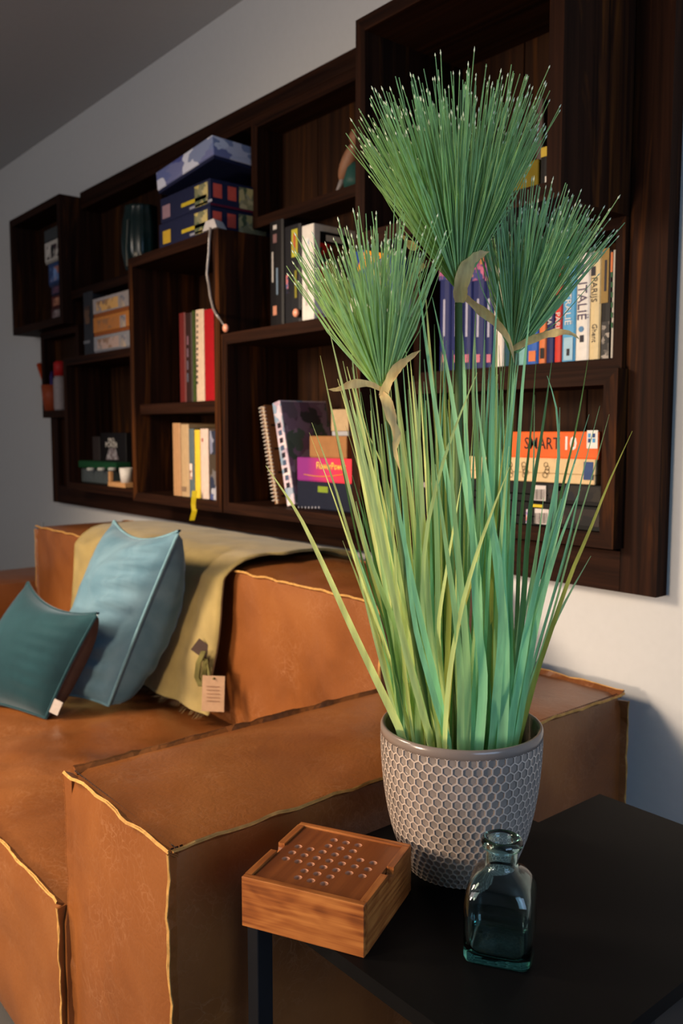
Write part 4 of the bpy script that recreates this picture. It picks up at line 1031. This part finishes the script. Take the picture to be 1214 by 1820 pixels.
for p, q in (((-ls, -ls), (ls, -ls)), ((ls, -ls), (ls, ls)), ((ls, ls), (-ls, ls)), ((-ls, ls), (-ls, -ls))):
    qd([(p[0], p[1], zl_ - .006), (q[0], q[1], zl_ - .006), (q[0], q[1], zl_), (p[0], p[1], zl_)])
lid = mk('sliding_lid', v, f, LIDW, bx, world=False)
mk('peg_holes', vh, fh, HOLE, lid, world=False, smooth=True)

# ------------------------------------------------------------------ glass bottle
gl = NT('aqua_glass')
gl.b.inputs['Base Color'].default_value = (0.82, 0.97, 0.95, 1); gl.b.inputs['Roughness'].default_value = 0.02
gl.b.inputs['Transmission Weight'].default_value = 1.0; gl.b.inputs['IOR'].default_value = 1.48
va_ = gl.n('ShaderNodeVolumeAbsorption', i_Color=(0.12, 0.62, 0.56, 1), i_Density=32.0)
gl.l(va_.outputs[0], gl.t.nodes['Material Output'].inputs['Volume'])
GLASS = gl.m
bc = Vector((-.5695, .699, .5202)); bang = math.radians(32)
bt = thing('glass_bottle', 'square aqua glass bottle with a round lipped neck on the black table', 'bottle', bc, Matrix.Rotation(bang, 3, 'Z'))
def ringpts(hw, rnd, z, n=48):
    out = []
    for k in range(n):
        a = 2 * math.pi * k / n; c, s_ = math.cos(a), math.sin(a)
        e = 2 / rnd
        out.append((math.copysign(abs(c) ** e, c) * hw, math.copysign(abs(s_) ** e, s_) * hw, z))
    return out
HB = .128
outer = [(.030, 6, 0), (.0345, 7, .0012), (.0362, 7, .005), (.0368, 7, .03), (.0368, 7, .058), (.0362, 6, .067), (.0345, 4.8, .076), (.0310, 3.8, .084), (.0262, 3.0, .0900), (.0212, 2.4, .0938), (.0182, 2.1, .0962), (.0172, 2, .099), (.0172, 2, .1145), (.0180, 2, .1160), (.0210, 2, .1175), (.0222, 2, .1205), (.0222, 2, .1235), (.0210, 2, .1265), (.0185, 2, .128)]
inner = [(.0150, 2, .1272), (.0138, 2, .124), (.0136, 2, .100), (.0150, 2.1, .0965), (.0185, 2.4, .0918), (.0235, 3.0, .0872), (.0280, 3.8, .0808), (.0312, 4.8, .073), (.0326, 6, .064), (.0330, 7, .056), (.0330, 7, .03), (.0325, 7, .012), (.028, 5, .0085), (.012, 3, .0105)]
v, f, n = [], [], 48
for hw, rn, z in outer + inner: v += ringpts(hw, rn, z, n)
M_ = len(outer + inner)
for i in range(M_ - 1):
    for k in range(n): f.append((i * n + k, i * n + (k + 1) % n, (i + 1) * n + (k + 1) % n, (i + 1) * n + k))
f.append(tuple(range(n - 1, -1, -1))); f.append(tuple((M_ - 1) * n + k for k in range(n)))
mk('bottle_glass', v, f, GLASS, bt, world=False, smooth=True)

# ------------------------------------------------------------------ honeycomb pot
PC = Vector((-.7265, .8055, .5202))
pot = thing('plant_pot', 'grey taupe glazed pot with raised honeycomb pattern on the black table', 'plant pot', PC)
prof = [(0, .066), (.02, .0765), (.05, .0875), (.08, .0945), (.11, .0992), (.14, .1020), (.17, .1034), (.19, .1030)]
def prad(z):
    for (za0, ra), (zb0, rb) in zip(prof, prof[1:]):
        if z <= zb0:
            t = (z - za0) / (zb0 - za0); t2 = t
            return ra + (rb - ra) * t2
    return prof[-1][1]
def pr_s(z): return (prad(max(0, z - .006)) + prad(z) + prad(min(.19, z + .006))) / 3
zs_ = [.19 * k / 30 for k in range(31)]
lp = [(pr_s(0) - .006, -.0001), (pr_s(0) - .002, .0008)] + [(pr_s(z) - .0015, z) for z in zs_[1:-2]] + [(pr_s(.178) + .0004, .178), (pr_s(.184) + .0006, .184), (.1036, .187), (.1022, .1895), (.1005, .1902), (.0985, .1895), (.0970, .187), (.096, .17), (.090, .10), (.070, .03)]
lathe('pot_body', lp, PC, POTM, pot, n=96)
NH = 54
v, f, mi = [], [], []
zc = .174; row = 0
while zc > .004:
    r_ = pr_s(zc); w = 2 * math.pi * r_ / NH; Rh = w / math.sqrt(3)
    for k in range(NH):
        th = 2 * math.pi * (k + .5 * (row % 2)) / NH
        def pt(s_, a, dep):
            z = min(.181, max(.0015, zc + Rh * s_ * math.sin(a))); dth = Rh * s_ * math.cos(a) / r_
            rr = pr_s(z) + .0004 - dep
            return (PC.x + rr * math.cos(th + dth), PC.y + rr * math.sin(th + dth), PC.z + z)
        b0 = len(v); A6 = [math.radians(90 + 60 * q) for q in range(6)]
        for s_, dp in ((1.0, 0), (.86, 0), (.74, .0016)): v += [pt(s_, a, dp) for a in A6]
        for q in range(6):
            q2 = (q + 1) % 6
            f.append((b0 + q, b0 + q2, b0 + 6 + q2, b0 + 6 + q)); mi.append(0)
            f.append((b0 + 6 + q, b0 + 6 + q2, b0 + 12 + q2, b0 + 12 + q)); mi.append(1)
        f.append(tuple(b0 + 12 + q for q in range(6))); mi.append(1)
    zc -= 1.5 * Rh; row += 1
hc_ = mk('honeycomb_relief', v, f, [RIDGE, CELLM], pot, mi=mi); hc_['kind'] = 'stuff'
v = [(PC.x, PC.y, PC.z + .135)] + [(PC.x + .093 * math.cos(a), PC.y + .093 * math.sin(a), PC.z + .132) for a in [2 * math.pi * k / 40 for k in range(40)]]
mk('filler', v, [(0, 1 + k, 1 + (k + 1) % 40) for k in range(40)], SOIL, pot)

# ------------------------------------------------------------------ papyrus grass
T0 = (PC + Vector((0, 0, .19)) - CAM).dot(FW)
plant = thing('papyrus_grass', 'tall artificial papyrus grass with three spiky umbels growing from the honeycomb pot', 'plant', PC + Vector((0, 0, .134)))
def smooth_path(pts, n):
    """Catmull-Rom through pts"""
    out = []
    P_ = [pts[0] * 2 - pts[1]] + pts + [pts[-1] * 2 - pts[-2]]
    m_ = len(pts) - 1
    for k in range(n + 1):
        q = k / n * m_; i = min(int(q), m_ - 1); t = q - i
        a, b, c, d = P_[i:i + 4]
        out.append(.5 * ((2 * b) + (c - a) * t + (2 * a - 5 * b + 4 * c - d) * t * t + (3 * b - a - 3 * c + d) * t ** 3))
    return out
def leaf(pix, wpx, mat, d0, d1, seed):
    """pix: tip .. base in picture units; d0 / d1: depth offsets at base and tip"""
    rnd = random.Random(seed)
    n_ = len(pix); pts = []
    for i, (x, y) in enumerate(pix):
        s = 1 - i / (n_ - 1)
        pts.append(at_d(x, y, T0 + d0 + (d1 - d0) * s ** 1.3))
    b = pts[-1]                                  # root inside the pot
    c2 = Vector((PC.x, PC.y, b.z))
    off = b - c2; off.z = 0
    if off.length > .084: b = c2 + off.normalized() * .084; pts[-1] = b
    root = Vector((PC.x + (b.x - PC.x) * .86, PC.y + (b.y - PC.y) * .86, PC.z + .133))
    if b.z - root.z > .012: pts.append(root)
    path = smooth_path(pts, 15)[::-1]
    W = wpx / F_PX * T0
    v, f = [], []
    tw0 = rnd.uniform(-.5, .5); tw1 = tw0 + rnd.uniform(-.6, .6)
    N_ = len(path)
    for i, p in enumerate(path):
        s = i / (N_ - 1)
        t = (path[min(i + 1, N_ - 1)] - path[max(i - 1, 0)]).normalized()
        view = (p - CAM).normalized()
        side = t.cross(view).normalized(); nr = side.cross(t).normalized()
        a = tw0 + (tw1 - tw0) * s
        sd2 = side * math.cos(a) + nr * math.sin(a); n2 = nr * math.cos(a) - side * math.sin(a)
        w = W * .5 * (min(1, .75 + s * 1.2) if s < .25 else 1) * max(.04, (1 - s ** 2.2)) ** .8
        v += [p - sd2 * w, p + n2 * (w * .22), p + sd2 * w]
    for i in range(N_ - 1):
        for q in (0, 1): f.append((3 * i + q, 3 * i + q + 1, 3 * i + 4 + q, 3 * i + 3 + q))
    return mk('leaf', v, f, mat, plant, smooth=True)
def cr(*c): return [(460 + x / 1.785, 640 + y / 1.785) for x, y in c]
LV = [
 (cr((22, 335), (120, 480), (200, 640), (290, 840), (380, 1030), (452, 1190)), 15, LY, -.03),
 (cr((168, 198), (235, 380), (300, 600), (360, 790), (430, 1000), (480, 1190)), 8, LY, 0),
 (cr((160, 230), (225, 400), (280, 560), (340, 740), (420, 960), (470, 1190)), 7, LY, -.02),
 (cr((195, -14), (240, 200), (290, 420), (350, 640), (430, 900), (520, 1195)), 9, LY, .0),
 (cr((221, -107), (265, 80), (320, 300), (380, 560), (450, 850), (540, 1200)), 12, LY, -.04),
 (cr((280, 21), (320, 180), (370, 400), (430, 700), (500, 980), (560, 1205)), 12, LY, -.02),
 (cr((250, 60), (300, 240), (345, 470), (400, 720), (470, 960), (530, 1195)), 11, LY, .02),
 (cr((288, 128), (330, 290), (390, 560), (450, 860), (520, 1120), (545, 1200)), 13, LY, -.04),
 (cr((300, 150), (345, 300), (400, 520), (460, 780), (530, 1060), (565, 1200)), 12, LG, .0),
 (cr((353, 110), (370, 300), (400, 560), (450, 850), (500, 1190)), 9, LG, .03),
 (cr((340, 220), (400, 360), (440, 560), (480, 800), (540, 1060), (575, 1205)), 10, LY, .01),
 (cr((402, 195), (430, 400), (470, 620), (520, 850), (570, 1060), (590, 1200)), 12, LT, -.05),
 (cr((308, 448), (350, 620), (400, 760), (470, 930), (540, 1190)), 12, LG, -.03),
 (cr((402, 435), (440, 640), (480, 900), (530, 1190)), 11, LY, -.01),
 (cr((330, 500), (350, 680), (420, 900), (480, 1180)), 9, LD, .03),
 (cr((428, -60), (445, 200), (480, 420), (510, 640), (540, 860), (560, 1000), (580, 1200)), 11, LY, -.01),
 (cr((490, 50), (510, 260), (520, 500), (540, 800), (560, 1000), (590, 1205)), 13, LY, -.05),
 (cr((500, -300), (530, -60), (575, 250), (620, 520), (650, 800), (680, 1000), (690, 1205)), 14, LT, -.02),
 (cr((525, -260), (545, 0), (570, 300), (590, 600), (600, 900), (610, 1205)), 13, LY, .01),
 (cr((550, -200), (600, 40), (640, 300), (690, 640), (700, 900), (700, 1205)), 15, LT, -.05),
 (cr((630, -240), (650, 0), (660, 300), (690, 620), (720, 900), (715, 1205)), 15, LT, .0),
 (cr((693, 40), (640, 170), (580, 340), (530, 560), (520, 800), (545, 1000), (570, 1200)), 9, LY, -.05),
 (cr((795, 340), (740, 480), (690, 620), (640, 800), (605, 1000), (590, 1205)), 9, LY, -.06),
 (cr((735, 480), (700, 600), (670, 720), (620, 900), (600, 1100), (588, 1208)), 10, LO, -.05),
 (cr((645, 370), (620, 520), (590, 700), (570, 850), (580, 1000), (600, 1205)), 9, LY, -.04),
 (cr((690, 100), (725, 400), (755, 640), (780, 900), (772, 1205)), 18, LT, -.05),
 (cr((655, 200), (675, 500), (690, 800), (712, 1000), (700, 1208)), 17, LT, -.055),
 (cr((820, -30), (795, 200), (770, 420), (790, 700), (795, 1000), (780, 1200)), 14, LT, .02),
 (cr((850, -60), (830, 150), (815, 400), (800, 700), (795, 1000), (790, 1195)), 12, LT, -.01),
 (cr((880, 0), (860, 260), (830, 520), (820, 800), (810, 1000), (800, 1190)), 10, LD, .04),
 (cr((930, 0), (900, 220), (860, 480), (840, 760), (820, 1000), (805, 1190)), 12, LD, .02),
 (cr((915, 50), (945, 160), (950, 330), (920, 520), (880, 720), (830, 950), (800, 1195)), 13, LT, -.04),
 (cr((1048, 172), (1000, 330), (950, 500), (900, 720), (860, 930), (825, 1185)), 10, LT, .0),
 (cr((1082, 145), (1030, 350), (990, 540), (930, 760), (860, 1000), (830, 1170)), 5, LT, .03),
 (cr((1112, 172), (1060, 360), (1000, 560), (940, 780), (880, 980), (840, 1165)), 5, LG, .02),
 (cr((1185, 225), (1110, 390), (1050, 540), (990, 680), (930, 850), (880, 1000), (838, 1160)), 9, LO, -.01),
 (cr((1044, 0), (1010, 200), (960, 420), (920, 640), (880, 840), (835, 1170)), 8, LD, .05),
 (cr((1020, 410), (960, 560), (910, 720), (870, 900), (825, 1165)), 10, LT, -.03),
 (cr((955, 150), (950, 350), (930, 560), (880, 820), (850, 1000), (815, 1190)), 9, LT, .01),
 (cr((875, 110), (870, 380), (850, 640), (820, 900), (795, 1190)), 8, LG, .03),
 (cr((765, 160), (760, 400), (735, 640), (725, 900), (720, 1205)), 14, LT, -.01),
 (cr((720, 420), (765, 640), (768, 900), (755, 1060), (745, 1205)), 17, LT, -.045),
 (cr((600, 180), (615, 420), (640, 700), (660, 960), (660, 1208)), 14, LG, -.05),
 (cr((560, 330), (590, 560), (625, 820), (640, 1010), (640, 1208)), 14, LG, -.055),
 (cr((470, 300), (490, 520), (510, 760), (540, 1000), (560, 1205)), 11, LG, .01),
 (cr((455, 430), (470, 640), (500, 860), (560, 1080), (600, 1208)), 12, LT, -.05),
 (cr((1000, 330), (945, 560), (890, 780), (840, 1000), (800, 1195)), 11, LT, -.02),
 (cr((960, 440), (900, 640), (860, 820), (830, 1000), (790, 1200)), 13, LT, -.045),
 (cr((205, 30), (250, 260), (310, 560), (380, 840), (450, 1180)), 5, LD, .05),
 (cr((1018, 420), (980, 600), (920, 800), (860, 1010), (820, 1180)), 6, LD, .04),
 (cr((760, -250), (745, 0), (735, 300), (750, 620), (760, 1200)), 11, LT, .0),
 (cr((690, -190), (680, 100), (700, 420), (720, 760), (735, 1205)), 12, LG, .02),
 (cr((870, -230), (840, 40), (820, 330), (800, 640), (790, 920), (770, 1205)), 11, LT, .0),
]
for i, (pix, w, mt, d0) in enumerate(LV): leaf(pix, w, mt, d0, d0 * 2.2 + random.uniform(-.05, .05), i)
for i in range(140):
    bxp = random.uniform(705, 925); s = (bxp - 812) / 110
    tx = bxp + s * random.uniform(20, 130) + random.gauss(0, 18)
    ty = random.choice([random.uniform(560, 700), random.uniform(600, 760), random.uniform(700, 1000)])
    if s > .15 and ty < 860: tx = min(tx, 918 + random.uniform(-40, 4))
    d0 = random.uniform(-.03, .075); bend = random.gauss(0, 12) + s * 14
    col = random.choices([LY, LG, LT, LD, LO], [(3, 2, .5, 1, .5), (2, 2.5, 2, 1.5, .4), (.3, 1, 4, 2, .3)][0 if s < -.3 else 1 if s < .35 else 2])[0]  # true leaf tints, but left-yellow to right-teal split also paints warm and cool light
    by = 1303 - max(0, d0) * 250
    pix = [(tx + (bxp - tx) * t - bend * math.sin(math.pi * t) * .6, ty + (by - ty) * t) for t in (0, .25, .5, .75, 1)]
    leaf(pix, random.uniform(6, 14), col, d0, d0 * 1.8 + random.uniform(-.05, .06), 100 + i)
# umbel heads
def head(base, top, ln, half, cnt, mat, seed, d):
    rnd = random.Random(seed)
    B = at_d(base[0], base[1], T0 + d); Tp = at_d(top[0], top[1], T0 + d + (.02 if seed == 2 else 0)); ax = (Tp - B).normalized()
    s1 = ax.cross(FW).normalized(); s2 = ax.cross(s1).normalized()
    v, f, vt, ft = [], [], [], []
    for k in range(cnt):
        th = half * math.sqrt(rnd.random()) * (1.0 if rnd.random() < .93 else 1.18); ph = rnd.uniform(0, 2 * math.pi)
        dr = (ax * math.cos(th) + (s1 * math.cos(ph) + s2 * math.sin(ph)) * math.sin(th)).normalized()
        L = ln * rnd.uniform(.74, 1.02) * (1.06 if rnd.random() < .06 else 1)
        bow = Vector((rnd.gauss(0, 1), rnd.gauss(0, 1), rnd.gauss(0, 1))) * .004 * 1.2
        r0 = .00078
        pa = B + dr * .002 + (s1 * math.cos(ph) + s2 * math.sin(ph)) * (.004 * th / half)
        ps = [pa, pa + dr * (L * .5) + bow, pa + dr * L + bow * .3]
        e1 = dr.cross(Vector((.3, .5, .8))).normalized(); e2 = dr.cross(e1)
        b0 = len(v)
        for i, p in enumerate(ps):
            for q in range(3):
                a = 2.094 * q; v.append(p + (e1 * math.cos(a) + e2 * math.sin(a)) * r0 * (1.1, 1, .75)[i])
        for i in range(2):
            for q in range(3): f.append((b0 + 3 * i + q, b0 + 3 * i + (q + 1) % 3, b0 + 3 * i + 3 + (q + 1) % 3, b0 + 3 * i + 3 + q))
        for m_ in range(rnd.choice([0, 0, 1, 1, 1])):
            p = ps[2] - dr * (m_ * rnd.uniform(.012, .03)); b0 = len(vt); R_ = r0 * 1.45; l_ = rnd.uniform(.0024, .0046)
            vt += [p - dr * l_, p + e1 * R_, p + e2 * R_, p - e1 * R_, p - e2 * R_, p + dr * l_]
            for q in range(4):
                a, b = b0 + 1 + q, b0 + 1 + (q + 1) % 4; ft += [(b0, b, a), (b0 + 5, a, b)]
    h = mk('umbel', v, f, mat, plant); h['kind'] = 'stuff'
    s_ = mk('seed_tips', vt, ft, TIPM, h); s_['kind'] = 'stuff'
    return B
B1 = head((815, 512), (796, 150), .246, math.radians(34), 680, NEED[0], 1, -.02)
B2 = head((680, 695), (648, 400), .208, math.radians(30), 310, NEED[1], 2, -.06)
B3 = head((912, 628), (972, 360), .212, math.radians(30), 360, NEED[2], 3, .03)
def stem(B, mid, basepx, d, r):
    p1 = at_d(*mid, T0 + d * .6); p2 = at_d(basepx, 1300, T0 + d * .3); p3 = Vector((p2.x, p2.y, PC.z + .134))
    tube('stem', smooth_path([B + Vector((0, 0, .012)), p1, p2, p3], 10), [r * .8 + r * .35 * k / 10 for k in range(11)], STEM, plant, n=10)
stem(B1, (815, 900), 812, -.02, .0058); stem(B2, (712, 960), 762, -.06, .0050); stem(B3, (890, 950), 868, .03, .0050)
def bract(pix, w, d, seed):
    rnd = random.Random(seed); pts = smooth_path([at_d(x, y, T0 + d + dd) for x, y, dd in pix], 14)
    v, f = [], []
    for i, p in enumerate(pts):
        s = i / 14; t = (pts[min(i + 1, 14)] - pts[max(0, i - 1)]).normalized(); sd = t.cross(FW).normalized(); nr = sd.cross(t)
        a = math.sin(s * 6 + seed) * .5; sd2 = sd * math.cos(a) + nr * math.sin(a); nr2 = nr * math.cos(a) - sd * math.sin(a)
        ww = w / F_PX * T0 * .5 * (.55 + .6 * math.sin(math.pi * min(1, s * 1.15 + .12))) * (1 + .18 * rnd.uniform(-1, 1)) * (1 if s < .85 else max(.05, (1 - s) / .15))
        v += [p - sd2 * ww, p + nr2 * ww * .4, p + sd2 * ww]
    for i in range(14):
        for q in (0, 1): f.append((3 * i + q, 3 * i + q + 1, 3 * i + 4 + q, 3 * i + 3 + q))
    mk('dried_bract', v, f, BRACT, plant, smooth=True)
bract([(817, 538, -.008), (820, 505, -.016), (832, 472, -.022), (848, 455, -.024), (870, 447, -.02)], 24, -.02, 1)
bract([(820, 522, .01), (850, 548, .0), (880, 572, -.01), (905, 605, -.02), (914, 645, -.02)], 14, .0, 2)
bract([(912, 620, -.01), (940, 606, -.02), (970, 595, -.03), (1000, 590, -.04), (1018, 594, -.04), (1030, 603, -.04)], 13, .03, 3)
bract([(682, 694, -.01), (655, 682, -.02), (625, 683, -.03), (600, 692, -.03), (583, 692, -.03)], 12, -.06, 4)
bract([(678, 700, -.012), (688, 715, -.016), (698, 750, -.016), (706, 775, -.012), (702, 800, -.01), (712, 840, -.01)], 15, -.06, 5)
bract([(680, 705, -.012), (690, 680, -.02), (705, 655, -.02), (725, 638, -.02), (748, 622, -.02)], 16, -.06, 6)
bract([(742, 442, 0), (730, 435, 0), (722, 428, 0), (717, 418, 0)], 14, -.0, 7)
bract([(755, 470, .0), (742, 482, 0), (728, 500, 0), (712, 522, 0)], 10, .01, 8)
